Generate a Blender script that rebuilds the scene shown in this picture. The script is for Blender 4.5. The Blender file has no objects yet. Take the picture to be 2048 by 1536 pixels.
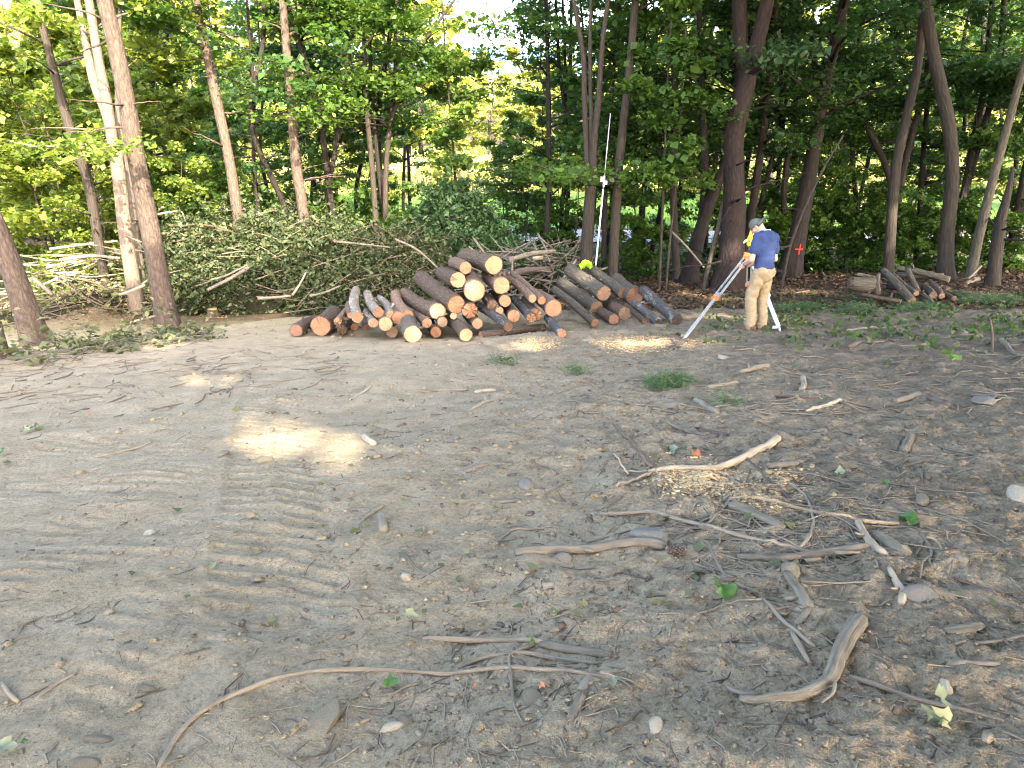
import bpy, bmesh, math, random
import numpy as np
from mathutils import Vector, Matrix

# ------------------------------------------------------------------ camera, sky, sun, exposure
SC = bpy.context.scene
COL = SC.collection
PITCH, FPX = math.radians(20.0), 1450.0          # pitch below the horizon, focal length in 2048-wide pixels
cam_d = bpy.data.cameras.new('camera')
cam_d.sensor_width = 36.0
cam_d.lens = 36.0 * FPX / 2048.0
cam_d.clip_start = 0.1
cam_d.clip_end = 6000
cam = bpy.data.objects.new('camera', cam_d)
COL.objects.link(cam)
cam.rotation_euler = (math.pi / 2 - PITCH, 0, 0)
SC.camera = cam

SUN_EL, SUN_AZ = math.radians(34), math.radians(24)   # sun behind the camera, to the right
SDIR = np.array([math.sin(SUN_AZ) * math.cos(SUN_EL), -math.cos(SUN_AZ) * math.cos(SUN_EL), math.sin(SUN_EL)])
world = bpy.data.worlds.new('World')
SC.world = world
world.use_nodes = True
wn = world.node_tree
bg = wn.nodes['Background']
sky = wn.nodes.new('ShaderNodeTexSky')
sky.sky_type = 'NISHITA'
sky.sun_disc = False
sky.sun_elevation = SUN_EL
sky.sun_rotation = math.pi - SUN_AZ
sky.dust_density = 4.0
sky.ozone_density = 0.3
wn.links.new(sky.outputs[0], bg.inputs[0])
bg.inputs[1].default_value = 0.15
sun_d = bpy.data.lights.new('sun', 'SUN')
sun_d.energy = 2.0
sun_d.angle = math.radians(0.55)
sun_d.color = (1.0, 0.88, 0.68)
sun = bpy.data.objects.new('sun', sun_d)
COL.objects.link(sun)
sun.rotation_euler = Vector(-SDIR).to_track_quat('-Z', 'Y').to_euler()
SC.view_settings.view_transform = 'Standard'
SC.view_settings.look = 'None'
SC.view_settings.exposure = 3.92
SC.view_settings.gamma = 1
SC.render.engine = 'CYCLES'
SC.cycles.max_bounces = 7
SC.cycles.diffuse_bounces = 4
SC.cycles.transmission_bounces = 4
SC.cycles.use_adaptive_sampling = True
SC.cycles.adaptive_threshold = 0.006
SC.cycles.pixel_filter_type = 'BLACKMAN_HARRIS'
SC.cycles.filter_width = 1.15
SC.cycles.use_denoising = True
SC.cycles.caustics_reflective = False
SC.cycles.caustics_refractive = False

# ------------------------------------------------------------------ noise, terrain, rays
_rs = np.random.RandomState(7)
_P = np.concatenate([_rs.permutation(256)] * 2)
_G = np.stack([np.cos(np.arange(256) * 2.399), np.sin(np.arange(256) * 2.399)], 1)

def pnoise(x, y):
    x = np.asarray(x, float); y = np.asarray(y, float)
    xi = np.floor(x).astype(int); yi = np.floor(y).astype(int)
    xf, yf = x - xi, y - yi
    u = xf * xf * xf * (xf * (xf * 6 - 15) + 10); v = yf * yf * yf * (yf * (yf * 6 - 15) + 10)
    def gr(ix, iy, dx, dy):
        h = _P[(_P[ix & 255] + iy) & 255]
        g = _G[h]
        return g[..., 0] * dx + g[..., 1] * dy
    a = gr(xi, yi, xf, yf); b = gr(xi + 1, yi, xf - 1, yf)
    c = gr(xi, yi + 1, xf, yf - 1); d = gr(xi + 1, yi + 1, xf - 1, yf - 1)
    return (a + (b - a) * u) + ((c + (d - c) * u) - (a + (b - a) * u)) * v

def sstep(a, b, x):
    t = np.clip((np.asarray(x, float) - a) / (b - a), 0, 1)
    return t * t * (3 - 2 * t)

_ty = np.arange(-80, 700, 0.25)
_tz = np.interp(_ty, [-80, -40, 0, 11, 14, 18, 24, 29, 34, 70, 100, 150, 260, 700],
                [4.5, 2.5, -1.38, -3.096, -3.45, -3.85, -4.35, -4.62, -4.65, -4.7, -3.6, 0.0, 7.0, 9.0])
_k = np.hanning(13); _k /= _k.sum()
_tz = np.convolve(np.pad(_tz, 6, mode='edge'), _k, 'valid')

def gbase(x, y):
    x = np.asarray(x, float); y = np.asarray(y, float)
    z = np.interp(y, _ty, _tz)
    z = z + 0.042 * np.clip(x, 0, 12) * (1 - sstep(15, 24, y)) * sstep(1, 6, y)
    xe = np.interp(y, [2, 5, 8, 11, 12.4, 13.4, 15], [-10, -7.9, -6.15, -5.2, -4.0, -1.0, 2.0])
    z = z - 0.42 * sstep(-0.1, 1.0, xe - x) * (1 - sstep(17, 24, y)) * sstep(-1.2, -3.5, x)
    z = z + 0.42 * np.exp(-(((x + 8.7) / .7) ** 2 + ((y - 14.7) / .7) ** 2))      # heap of soil by the brush
    z = z + 0.10 * np.exp(-(((x - 1.0) / 2.2) ** 2 + ((y - 9.6) / 0.5) ** 2))
    return z

def gdetail(x, y):
    x = np.asarray(x, float); y = np.asarray(y, float)
    near = 1 - sstep(14, 26, y)
    right = sstep(-0.6, 1.6, x + 0.10 * y)
    d = 0.05 * pnoise(x * .55 + 3, y * .55) + 0.035 * pnoise(x * 1.7, y * 1.7 + 9)
    d += (0.012 + 0.022 * right) * pnoise(x * 4.3 + 11, y * 4.3)
    d += (0.006 + 0.020 * right) * pnoise(x * 9.5, y * 9.5 + 40)
    r = 1 - np.abs(pnoise(x * 13, y * 15 + 5)) * 2.2
    d += (0.003 + 0.009 * right) * r * (0.5 + pnoise(x * 1.3, y * 1.3))
    d += (0.0025 + 0.008 * right) * pnoise(x * 27, y * 27)
    cr = 1 - 2.4 * np.abs(pnoise(x * 36 + 5, y * 36)); cr2 = 1 - 2.4 * np.abs(pnoise(x * 19 + 2, y * 21))
    rough_patch = np.clip(.35 + .5 * right + 1.3 * pnoise(x * 1.9 + 4, y * 1.9), 0, 1.3)
    d += (.0015 + .0045 * right) * cr * rough_patch * (1 - sstep(3.0, 5.0, y)) + (.002 + .009 * right) * np.minimum(cr2, .6) * rough_patch * (1 - sstep(6, 9, y))
    d += .010 * right * sstep(.12, .3, pnoise(x * 7.3 + 1, y * 7.9)) * rough_patch
    # tractor ruts: two strips of tread bars running away from the camera
    cx = np.interp(y, [1, 2.0, 3.45, 5.4, 8], [-0.52, -0.78, -1.27, -1.93, -2.7])
    for off, ph, sl in ((-0.15, 0.0, 0.25), (0.13, 0.5, 1.0)):
        u = x - cx - off
        m = sstep(0.145, 0.11, np.abs(u)) * sstep(1.75, 2.4, y) * (1 - sstep(5.2, 8.2, y)) * np.clip(0.75 + 1.3 * pnoise(x * 2.1, y * 1.3 + 3), .1, 1.1)
        ph2 = (y + sl * u * 0.45 + 0.04 * pnoise(x * 3, y * 3)) / 0.128 + ph
        bar = sstep(0.15, .5, np.sin(ph2 * 2 * math.pi)) - .4
        d += m * (-0.007 + 0.012 * bar)
        d += 0.012 * np.exp(-((np.abs(u) - 0.165) / 0.025) ** 2) * sstep(1.7, 2.3, y) * (1 - sstep(4.6, 7, y)) * (0.5 + 1.2 * pnoise(x * 9, y * 6))
    # older broad track to the left: broken ripples
    u = x - cx + 1.0
    m = sstep(0.72, .5, np.abs(u)) * sstep(1.2, 1.8, y) * (1 - sstep(4.2, 6, y)) * np.clip(.15 + 2.2 * pnoise(x * 2.6 + 5, y * 1.7), 0, 1)
    d += m * 0.0105 * np.sin((y + .22 * u + .10 * pnoise(x * 2.6, y * 2.6)) / .115 * 2 * math.pi + 4 * pnoise(x * 1.9, y * .8))
    return d * (0.25 + 0.75 * near)

def ground_z(x, y):
    return gbase(x, y) + gdetail(x, y)

CP, SP = math.cos(PITCH), math.sin(PITCH)
def ray(px, py):
    u = (np.asarray(px, float) - 1024) / FPX; v = (768 - np.asarray(py, float)) / FPX
    return u, CP + v * SP, -SP + v * CP

def hit(px, py, smooth=False):
    """the point of the ground seen at a pixel of the photograph, and its depth"""
    dx, dy, dz = ray(px, py)
    shp = np.shape(dx)
    dx, dy, dz = np.atleast_1d(dx), np.atleast_1d(dy), np.atleast_1d(dz)
    f = gbase if smooth else ground_z
    S = 1.2 * (1.012 ** np.arange(430))
    lo = np.full(dx.shape, S[0]); done = np.zeros(dx.shape, bool); hi = np.full(dx.shape, S[-1])
    for a, b in zip(S[:-1], S[1:]):
        below = (b * dz < f(b * dx, b * dy)) & ~done
        lo[below] = a; hi[below] = b; done |= below
        if done.all(): break
    for _ in range(18):
        m = (lo + hi) / 2
        below = m * dz < f(m * dx, m * dy)
        hi = np.where(below, m, hi); lo = np.where(below, lo, m)
    s = (lo + hi) / 2
    P = np.stack([s * dx, s * dy, s * dz], -1)
    return (P[0], s[0]) if shp == () else (P, s)

def at(px, py, y):
    """the point at distance y in front of the camera seen at a pixel"""
    dx, dy, dz = ray(px, py)
    s = y / dy
    return np.array([s * dx, y, s * dz])

# ------------------------------------------------------------------ mesh helpers
def new_mesh(name, V, F, G=None):
    me = bpy.data.meshes.new(name)
    if len(F) and isinstance(F, np.ndarray):
        n, k = F.shape
        me.vertices.add(len(V)); me.vertices.foreach_set('co', np.asarray(V, np.float32).ravel())
        me.loops.add(n * k); me.loops.foreach_set('vertex_index', F.astype(np.int32).ravel())
        me.polygons.add(n); me.polygons.foreach_set('loop_start', np.arange(0, n * k, k, dtype=np.int32))
        me.polygons.foreach_set('loop_total', np.full(n, k, np.int32))
        me.update(calc_edges=True)
    else:
        me.from_pydata([tuple(map(float, v)) for v in V], [], [tuple(f) for f in F])
        if G is None: G = V
    if G is not None:
        a = me.attributes.new('grain', 'FLOAT_VECTOR', 'POINT'); a.data.foreach_set('vector', np.asarray(G, np.float32).ravel())
    return me

def link(name, me, mat=None, parent=None, loc=None, smooth=True):
    o = bpy.data.objects.new(name, me)
    COL.objects.link(o)
    if mat is not None and not me.materials:
        for m in (mat if isinstance(mat, (list, tuple)) else [mat]): me.materials.append(m)
    if parent is not None: o.parent = parent
    if loc is not None: o.location = loc
    if smooth and len(me.polygons):
        me.polygons.foreach_set('use_smooth', np.ones(len(me.polygons), bool))
    return o

def tag(o, label=None, cat=None, group=None, kind=None):
    if label: o['label'] = label
    if cat: o['category'] = cat
    if group: o['group'] = group
    if kind: o['kind'] = kind
    return o

def empty(name, loc, label=None, cat=None, group=None):
    o = bpy.data.objects.new(name, None)
    o.empty_display_size = .2
    COL.objects.link(o); o.location = loc
    return tag(o, label, cat, group)

def smooth_path(pts, step):
    """Catmull-Rom through rows of (x, y, z, r)"""
    P = np.asarray(pts, float)
    if len(P) < 3:
        n = max(2, int(np.linalg.norm(P[1, :3] - P[0, :3]) / step) + 1)
        t = np.linspace(0, 1, n)[:, None]
        return P[0] * (1 - t) + P[-1] * t
    Q = np.vstack([2 * P[0] - P[1], P, 2 * P[-1] - P[-2]])
    out = []
    for i in range(1, len(Q) - 2):
        p0, p1, p2, p3 = Q[i - 1:i + 3]
        n = max(2, int(np.linalg.norm(p2[:3] - p1[:3]) / step) + 1)
        for t in np.linspace(0, 1, n, endpoint=False):
            out.append(.5 * (2 * p1 + (p2 - p0) * t + (2 * p0 - 5 * p1 + 4 * p2 - p3) * t * t + (3 * p1 - p0 - 3 * p2 + p3) * t ** 3))
    out.append(P[-1])
    return np.array(out)

_gr = np.random.default_rng(5)
class MB:
    def __init__(s): s.v = []; s.f = []; s.g = []; s.n = 0
    def add(s, V, F, G=None):
        s.v.append(np.asarray(V, float)); s.g.append(np.asarray(V if G is None else G, float)); s.f += [tuple(i + s.n for i in f) for f in F]; s.n += len(V)
    def tube(s, pts, seg=8, rough=0.0, seed=0, flare=0.0, caps=True, squash=1.0, freq=3.0, step=None):
        """pts rows of (x, y, z, r)"""
        P = np.asarray(pts, float)
        if step: P = smooth_path(P, step)
        n = len(P)
        T = np.gradient(P[:, :3], axis=0); T /= np.linalg.norm(T, axis=1)[:, None] + 1e-9
        a = np.array([0, 0, 1.]) if abs(T[0, 2]) < .9 else np.array([1., 0, 0])
        A = np.cross(a, T[0]); A /= np.linalg.norm(A)
        V = np.zeros((n, seg, 3)); GR = np.zeros((n, seg, 3)); g0 = _gr.uniform(0, 9, 3); th = np.linspace(0, 2 * math.pi, seg, endpoint=False)
        L = np.concatenate([[0], np.cumsum(np.linalg.norm(np.diff(P[:, :3], axis=0), axis=1))])
        for i in range(n):
            A = A - T[i] * A.dot(T[i]); A /= np.linalg.norm(A) + 1e-9
            B = np.cross(T[i], A)
            r = np.full(seg, P[i, 3])
            if rough:
                r = r * (1 + rough * (pnoise(np.cos(th) * 1.7 + seed * 3.1 + 50, np.sin(th) * 1.7 + L[i] * freq + seed) + .6 * pnoise(np.cos(th) * 4 + seed, np.sin(th) * 4 + L[i] * freq * 2.7)))
            if flare:
                k = math.exp(-L[i] / (P[0, 3] * 1.3))
                r = r * (1 + 1.7 * flare * k * (.6 + .5 * np.cos(th * 5 + seed) + .35 * np.cos(th * 3 + seed * 2)))
            GR[i] = np.stack([g0[0] + np.cos(th) * P[i, 3], g0[1] + np.sin(th) * P[i, 3], np.full(seg, g0[2] + L[i])], 1)
            V[i] = P[i, :3] + (np.cos(th) * r)[:, None] * A + (np.sin(th) * r * squash)[:, None] * B
        F = [(i * seg + j, i * seg + (j + 1) % seg, (i + 1) * seg + (j + 1) % seg, (i + 1) * seg + j) for i in range(n - 1) for j in range(seg)]
        if caps:
            F += [tuple(range(seg - 1, -1, -1)), tuple((n - 1) * seg + j for j in range(seg))]
        s.add(V.reshape(-1, 3), F, GR.reshape(-1, 3))
    def box(s, c, size, M=None):
        c = np.array(c, float); h = np.array(size, float) / 2
        V = np.array([[i, j, k] for i in (-1, 1) for j in (-1, 1) for k in (-1, 1)], float) * h
        if M is not None: V = V @ np.array(M).T
        s.add(V + c, [(0, 1, 3, 2), (4, 6, 7, 5), (0, 4, 5, 1), (2, 3, 7, 6), (0, 2, 6, 4), (1, 5, 7, 3)])
    def mesh(s, name, origin=(0, 0, 0)):
        return new_mesh(name, np.concatenate(s.v) - np.asarray(origin, float), s.f, np.concatenate(s.g))

def leaf_quads(C, size, rng, up=1.0, aspect=.8, fold=.15, N=None):
    """one folded leaf per row of C, tilted at random about the upright normal"""
    n = len(C)
    Nn = rng.normal(0, .55, (n, 3)); Nn[:, 2] += up
    if N is not None: Nn += N
    Nn /= np.linalg.norm(Nn, axis=1)[:, None]
    A = rng.normal(0, 1, (n, 3)); A -= Nn * (A * Nn).sum(1)[:, None]; A /= np.linalg.norm(A, axis=1)[:, None]
    B = np.cross(Nn, A)
    s = (size * np.clip(rng.lognormal(-.08, .38, n), .35, 2.0))[:, None]
    V = np.stack([C - A * s * .5, C + B * s * aspect * .5 + Nn * s * fold, C + A * s * .55, C - B * s * aspect * .5 + Nn * s * fold], 1)
    return V.reshape(-1, 3), np.arange(4 * n).reshape(n, 4)

def star_leaves(C, size, rng, up=1.0, flat=.35):
    """maple-like leaves: a ten-point lobed outline, one n-gon fan of 5 quads each"""
    n = len(C)
    Nn = rng.normal(0, flat, (n, 3)); Nn[:, 2] += up; Nn /= np.linalg.norm(Nn, axis=1)[:, None]
    A = rng.normal(0, 1, (n, 3)); A -= Nn * (A * Nn).sum(1)[:, None]; A /= np.linalg.norm(A, axis=1)[:, None]
    B = np.cross(Nn, A)
    ang = np.radians([-90, -50, -20, 15, 40, 65, 90, 115, 140, 165, 200, 230]); rad = np.array([.25, .45, .34, .62, .38, .5, .72, .5, .38, .62, .34, .45])
    s = size * rng.uniform(.7, 1.2, n)
    ring = C[:, None] + s[:, None, None] * (A[:, None] * (np.sin(ang) * rad)[None, :, None] + B[:, None] * (np.cos(ang) * rad)[None, :, None])
    ring = ring + (Nn * (s * .16)[:, None])[:, None] * rng.normal(0, 1, (n, 12, 1)) + (Nn * (s * .22)[:, None])[:, None] * np.abs(np.cos(ang))[None, :, None]
    V = np.concatenate([C[:, None], ring], 1)
    base = np.arange(n)[:, None, None] * 13
    q = np.array([[0, 1 + 2 * k, 2 + 2 * k, 1 + (2 * k + 2) % 12] for k in range(6)])
    return V.reshape(-1, 3), (base + q[None]).reshape(-1, 4)

def remeshed(name, mb, voxel, smooth_it=4):
    """joins the pieces of a builder into one continuous surface"""
    me = mb.mesh(name + '_raw')
    o = bpy.data.objects.new(name + '_raw', me); COL.objects.link(o)
    m = o.modifiers.new('r', 'REMESH'); m.mode = 'VOXEL'; m.voxel_size = voxel
    s = o.modifiers.new('s', 'SMOOTH'); s.iterations = smooth_it; s.factor = .5
    dg = bpy.context.evaluated_depsgraph_get(); dg.update()
    out = bpy.data.meshes.new_from_object(o.evaluated_get(dg))
    out.name = name
    bpy.data.objects.remove(o); bpy.data.meshes.remove(me)
    return out

# ------------------------------------------------------------------ materials
def mk(name, rough=.8, spec=.3):
    m = bpy.data.materials.new(name); m.use_nodes = True
    nt = m.node_tree; b = nt.nodes['Principled BSDF']
    b.inputs['Roughness'].default_value = rough
    b.inputs['Specular IOR Level'].default_value = spec
    return m, nt, b

def nd(nt, t, **kw):
    n = nt.nodes.new(t)
    for k, v in kw.items():
        if k in n.inputs.keys(): n.inputs[k].default_value = v
        else: setattr(n, k, v)
    return n

def ramp(nt, src, stops):
    r = nt.nodes.new('ShaderNodeValToRGB')
    e = r.color_ramp.elements
    while len(e) < len(stops): e.new(.5)
    for el, (p, c) in zip(e, stops):
        el.position = p; el.color = (*c, 1) if len(c) == 3 else c
    nt.links.new(src, r.inputs[0])
    return r.outputs[0]

def mixc(nt, f, a, b, mode='MIX'):
    m = nt.nodes.new('ShaderNodeMix'); m.data_type = 'RGBA'; m.blend_type = mode
    for s, i in ((f, 0), (a, 6), (b, 7)):
        if isinstance(s, (int, float)): m.inputs[i].default_value = s
        elif isinstance(s, tuple): m.inputs[i].default_value = (*s, 1)
        else: nt.links.new(s, m.inputs[i])
    return m.outputs[2]

def bump(nt, b, h, strength=.5, dist=.02):
    n = nt.nodes.new('ShaderNodeBump'); n.inputs['Strength'].default_value = strength; n.inputs['Distance'].default_value = dist
    nt.links.new(h, n.inputs['Height']); nt.links.new(n.outputs[0], b.inputs['Normal'])

def mapped(nt, scale, which='Object'):
    tc = nt.nodes.new('ShaderNodeTexCoord'); mp = nt.nodes.new('ShaderNodeMapping')
    mp.inputs['Scale'].default_value = scale
    if which == 'grain':
        at_ = nd(nt, 'ShaderNodeAttribute', attribute_name='grain'); nt.links.new(at_.outputs['Vector'], mp.inputs[0])
    else: nt.links.new(tc.outputs[which], mp.inputs[0])
    return mp.outputs[0]

def noise(nt, vec, scale, detail=4, rough=.6, dist=0.0):
    n = nd(nt, 'ShaderNodeTexNoise', Scale=scale, Detail=detail, Roughness=rough, Distortion=dist)
    if vec is not None: nt.links.new(vec, n.inputs['Vector'])
    return n.outputs[0]

def bark(name, dark, light, sx=16, sz=3.0, strength=.9, patch=None):
    m, nt, b = mk(name, .9, .2)
    v = mapped(nt, (sx, sx, sz), 'grain')
    vo = nd(nt, 'ShaderNodeTexVoronoi', Scale=1.0, feature='DISTANCE_TO_EDGE'); 
    wv = noise(nt, v, 1.2, 3, .6)
    add = nd(nt, 'ShaderNodeVectorMath', operation='ADD'); nt.links.new(v, add.inputs[0])
    sc = nd(nt, 'ShaderNodeVectorMath', operation='SCALE'); sc.inputs['Scale'].default_value = 1.0
    cmb = nt.nodes.new('ShaderNodeCombineXYZ'); nt.links.new(wv, cmb.inputs[0]); nt.links.new(wv, cmb.inputs[1])
    nt.links.new(cmb.outputs[0], sc.inputs[0]); nt.links.new(sc.outputs[0], add.inputs[1]); nt.links.new(add.outputs[0], vo.inputs['Vector'])
    ns = noise(nt, v, 2.6, 6, .65)
    c = ramp(nt, vo.outputs['Distance'], [(0.0, dark), (.12, tuple(np.array(dark) * .5 + np.array(light) * .5)), (.4, light)])
    c = mixc(nt, .55, c, ramp(nt, ns, [(.3, tuple(np.array(dark) * 1.0)), (.7, tuple(np.array(light) * 1.1))]))
    oi = nt.nodes.new('ShaderNodeObjectInfo')
    c = mixc(nt, 1.0, c, ramp(nt, oi.outputs['Random'], [(0, (.78, .78, .78)), (1, (1.15, 1.1, 1.05))]), 'MULTIPLY')
    if patch:
        big = noise(nt, mapped(nt, (2.5, 2.5, 1.6)), 2.2, 5, .7)
        c = mixc(nt, ramp(nt, big, [(.52, (0, 0, 0)), (.62, (1, 1, 1))]), c, patch)
    nt.links.new(c, b.inputs['Base Color'])
    h = nd(nt, 'ShaderNodeMath', operation='MULTIPLY_ADD'); nt.links.new(ns, h.inputs[0]); h.inputs[1].default_value = .5
    nt.links.new(vo.outputs['Distance'], h.inputs[2])
    bump(nt, b, h.outputs[0], strength, .025)
    return m

def leafmat(name, c0, c1, trans=.45, rough=.5):
    m, nt, b = mk(name, rough, .35)
    g = nt.nodes.new('ShaderNodeNewGeometry')
    oi = nt.nodes.new('ShaderNodeObjectInfo')
    c = ramp(nt, g.outputs['Random Per Island'], [(0, c0), (.8, c1), (1, tuple(np.array(c1) * np.array([1.35, 1.15, .9])))])
    c = mixc(nt, 1.0, c, ramp(nt, oi.outputs['Random'], [(0, (.75, .82, .85)), (1, (1.2, 1.12, 1.0))]), 'MULTIPLY')
    nt.links.new(c, b.inputs['Base Color'])
    t = nt.nodes.new('ShaderNodeBsdfTranslucent')
    nt.links.new(mixc(nt, 1.0, c, (1.25, 1.25, .6), 'MULTIPLY'), t.inputs[0])
    mx = nt.nodes.new('ShaderNodeMixShader'); mx.inputs[0].default_value = trans
    nt.links.new(b.outputs[0], mx.inputs[1]); nt.links.new(t.outputs[0], mx.inputs[2])
    nt.links.new(mx.outputs[0], nt.nodes['Material Output'].inputs[0])
    return m

def plain(name, c, rough=.6, spec=.4, metal=0, var=.12, scale=30, bmp=0):
    m, nt, b = mk(name, rough, spec)
    n = noise(nt, mapped(nt, (1, 1, 1)), scale, 5, .6)
    nt.links.new(ramp(nt, n, [(.3, tuple(np.array(c) * (1 - var))), (.7, tuple(np.array(c) * (1 + var)))]), b.inputs['Base Color'])
    b.inputs['Metallic'].default_value = metal
    if bmp: bump(nt, b, n, bmp, .01)
    return m

def wood(name, dark, light, sx=30, sz=4, strength=.5):
    """weathered wood or dry stick: grain along the object's longest run is left to noise"""
    m, nt, b = mk(name, .85, .2)
    n1 = noise(nt, mapped(nt, (sx * 2.2, sx * 2.2, sz), 'grain'), 1.0, 6, .72)
    n2 = noise(nt, mapped(nt, (1, 1, 1), 'grain'), 9, 5, .6)
    c = ramp(nt, n1, [(.32, tuple(np.array(dark) * .8)), (.5, tuple(np.array(dark) * .3 + np.array(light) * .7)), (.68, tuple(np.array(light) * 1.1))])
    c = mixc(nt, .35, c, ramp(nt, n2, [(.35, tuple(np.array(dark) * .8)), (.65, light)]))
    oi = nt.nodes.new('ShaderNodeObjectInfo')
    c = mixc(nt, 1.0, c, ramp(nt, oi.outputs['Random'], [(0, (.75, .75, .76)), (1, (1.2, 1.15, 1.08))]), 'MULTIPLY')
    nt.links.new(c, b.inputs['Base Color'])
    bump(nt, b, n1, strength, .01)
    return m

def cutwood(name, inner, outer, ring=.75):
    """sawn end: growth rings about the log's own axis, rays, a darker rim under the bark"""
    m, nt, b = mk(name, .75, .25)
    tc = nt.nodes.new('ShaderNodeTexCoord')
    v = tc.outputs['Object']
    w = nd(nt, 'ShaderNodeTexWave', Scale=26.0, Distortion=3.0, wave_type='RINGS', rings_direction='Z'); w.inputs['Detail'].default_value = 3
    w.inputs['Detail Scale'].default_value = 1.4
    nt.links.new(v, w.inputs['Vector'])
    n = noise(nt, v, 14, 5, .7)
    c = ramp(nt, n, [(.25, outer), (.6, inner), (.85, tuple(np.array(inner) * 1.2))])
    c = mixc(nt, .28, c, ramp(nt, w.outputs[0], [(.2, tuple(np.array(outer) * ring)), (.7, inner)]))
    gr = noise(nt, mapped(nt, (120, 6, 1)), 1, 4, .7)
    c = mixc(nt, .35, c, ramp(nt, gr, [(.35, tuple(np.array(outer) * .7)), (.6, (1, .9, .8))]), 'MULTIPLY')
    oi = nt.nodes.new('ShaderNodeObjectInfo')
    sp = nt.nodes.new('ShaderNodeSeparateXYZ'); nt.links.new(v, sp.inputs[0])
    at2 = nd(nt, 'ShaderNodeMath', operation='ARCTAN2'); nt.links.new(sp.outputs[1], at2.inputs[0]); nt.links.new(sp.outputs[0], at2.inputs[1])
    cb = nt.nodes.new('ShaderNodeCombineXYZ'); nt.links.new(at2.outputs[0], cb.inputs[0]); nt.links.new(oi.outputs['Random'], cb.inputs[1]); 
    mlt = nd(nt, 'ShaderNodeVectorMath', operation='MULTIPLY'); mlt.inputs[1].default_value = (1.0, 40.0, 0); nt.links.new(cb.outputs[0], mlt.inputs[0])
    crk = noise(nt, mlt.outputs[0], .9, 1, .5)
    c = mixc(nt, ramp(nt, crk, [(.488, (0, 0, 0)), (.5, (.85, .85, .85)), (.512, (0, 0, 0))]), c, tuple(np.array(outer) * .3))
    c = mixc(nt, 1.0, c, ramp(nt, oi.outputs['Random'], [(0, (.62, .58, .55)), (.5, (.9, .88, .86)), (1, (1.12, 1.1, 1.06))]), 'MULTIPLY')
    dirtn = noise(nt, v, 7, 6, .75); c = mixc(nt, ramp(nt, dirtn, [(.56, (0, 0, 0)), (.72, (.7, .7, .7))]), c, (.17, .115, .075))
    nt.links.new(c, b.inputs['Base Color'])
    bump(nt, b, gr, .35, .006)
    return m

def dirt(name):
    m, nt, b = mk(name, .95, .1)
    g = nt.nodes.new('ShaderNodeNewGeometry'); P = g.outputs['Position']
    sep = nt.nodes.new('ShaderNodeSeparateXYZ'); nt.links.new(P, sep.inputs[0])
    n1 = noise(nt, P, .7, 5, .6); n2 = noise(nt, P, 5, 6, .65); n3 = noise(nt, P, 42, 6, .7); n4 = noise(nt, P, 170, 3, .7)
    dry = ramp(nt, n2, [(.3, (.30, .232, .148)), (.5, (.37, .292, .192)), (.7, (.43, .345, .235))])
    dark = ramp(nt, n2, [(.3, (.12, .092, .065)), (.5, (.20, .157, .112)), (.72, (.30, .238, .172))])
    # turned, damper soil lies to the right and under the wood
    k = nd(nt, 'ShaderNodeMath', operation='MULTIPLY_ADD'); nt.links.new(sep.outputs[1], k.inputs[0]); k.inputs[1].default_value = .16; nt.links.new(sep.outputs[0], k.inputs[2])
    k2 = nd(nt, 'ShaderNodeMath', operation='MULTIPLY_ADD'); nt.links.new(n1, k2.inputs[0]); k2.inputs[1].default_value = 5.0; nt.links.new(k.outputs[0], k2.inputs[2])
    mr = nd(nt, 'ShaderNodeMapRange'); nt.links.new(k2.outputs[0], mr.inputs[0]); mr.inputs[1].default_value = 2.4; mr.inputs[2].default_value = 7.4
    c = mixc(nt, mr.outputs[0], dry, dark)
    # sandy haul road at the left
    s1 = nd(nt, 'ShaderNodeMapRange'); nt.links.new(sep.outputs[1], s1.inputs[0]); s1.inputs[1].default_value = 10.0; s1.inputs[2].default_value = 12.2
    s2 = nd(nt, 'ShaderNodeMapRange'); nt.links.new(sep.outputs[0], s2.inputs[0]); s2.inputs[1].default_value = .5; s2.inputs[2].default_value = -2.5
    s = nd(nt, 'ShaderNodeMath', operation='MULTIPLY'); nt.links.new(s1.outputs[0], s.inputs[0]); nt.links.new(s2.outputs[0], s.inputs[1])
    c = mixc(nt, s.outputs[0], c, ramp(nt, n2, [(.3, (.23, .19, .11)), (.7, (.36, .30, .185))]))
    # brown forest floor in the wood and beyond
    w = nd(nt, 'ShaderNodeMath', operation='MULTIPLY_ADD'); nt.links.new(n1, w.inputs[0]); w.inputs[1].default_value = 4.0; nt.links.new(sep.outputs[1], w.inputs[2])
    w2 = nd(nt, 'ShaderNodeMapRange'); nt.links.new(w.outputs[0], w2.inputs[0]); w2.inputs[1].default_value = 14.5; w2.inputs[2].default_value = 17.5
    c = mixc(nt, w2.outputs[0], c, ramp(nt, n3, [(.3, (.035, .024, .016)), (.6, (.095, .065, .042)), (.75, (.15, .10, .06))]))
    c = mixc(nt, 1.0, c, ramp(nt, n3, [(.28, (.62, .6, .58)), (.5, (1, 1, 1)), (.75, (1.22, 1.2, 1.17))]), 'MULTIPLY')
    c = mixc(nt, 1.0, c, ramp(nt, n4, [(.3, (.7, .7, .7)), (.6, (1.08, 1.08, 1.08))]), 'MULTIPLY')
    nt.links.new(c, b.inputs['Base Color'])
    h = nd(nt, 'ShaderNodeMath', operation='MULTIPLY_ADD'); nt.links.new(n4, h.inputs[0]); h.inputs[1].default_value = .3; nt.links.new(n3, h.inputs[2])
    bump(nt, b, h.outputs[0], 1.0, .035)
    return m

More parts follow.
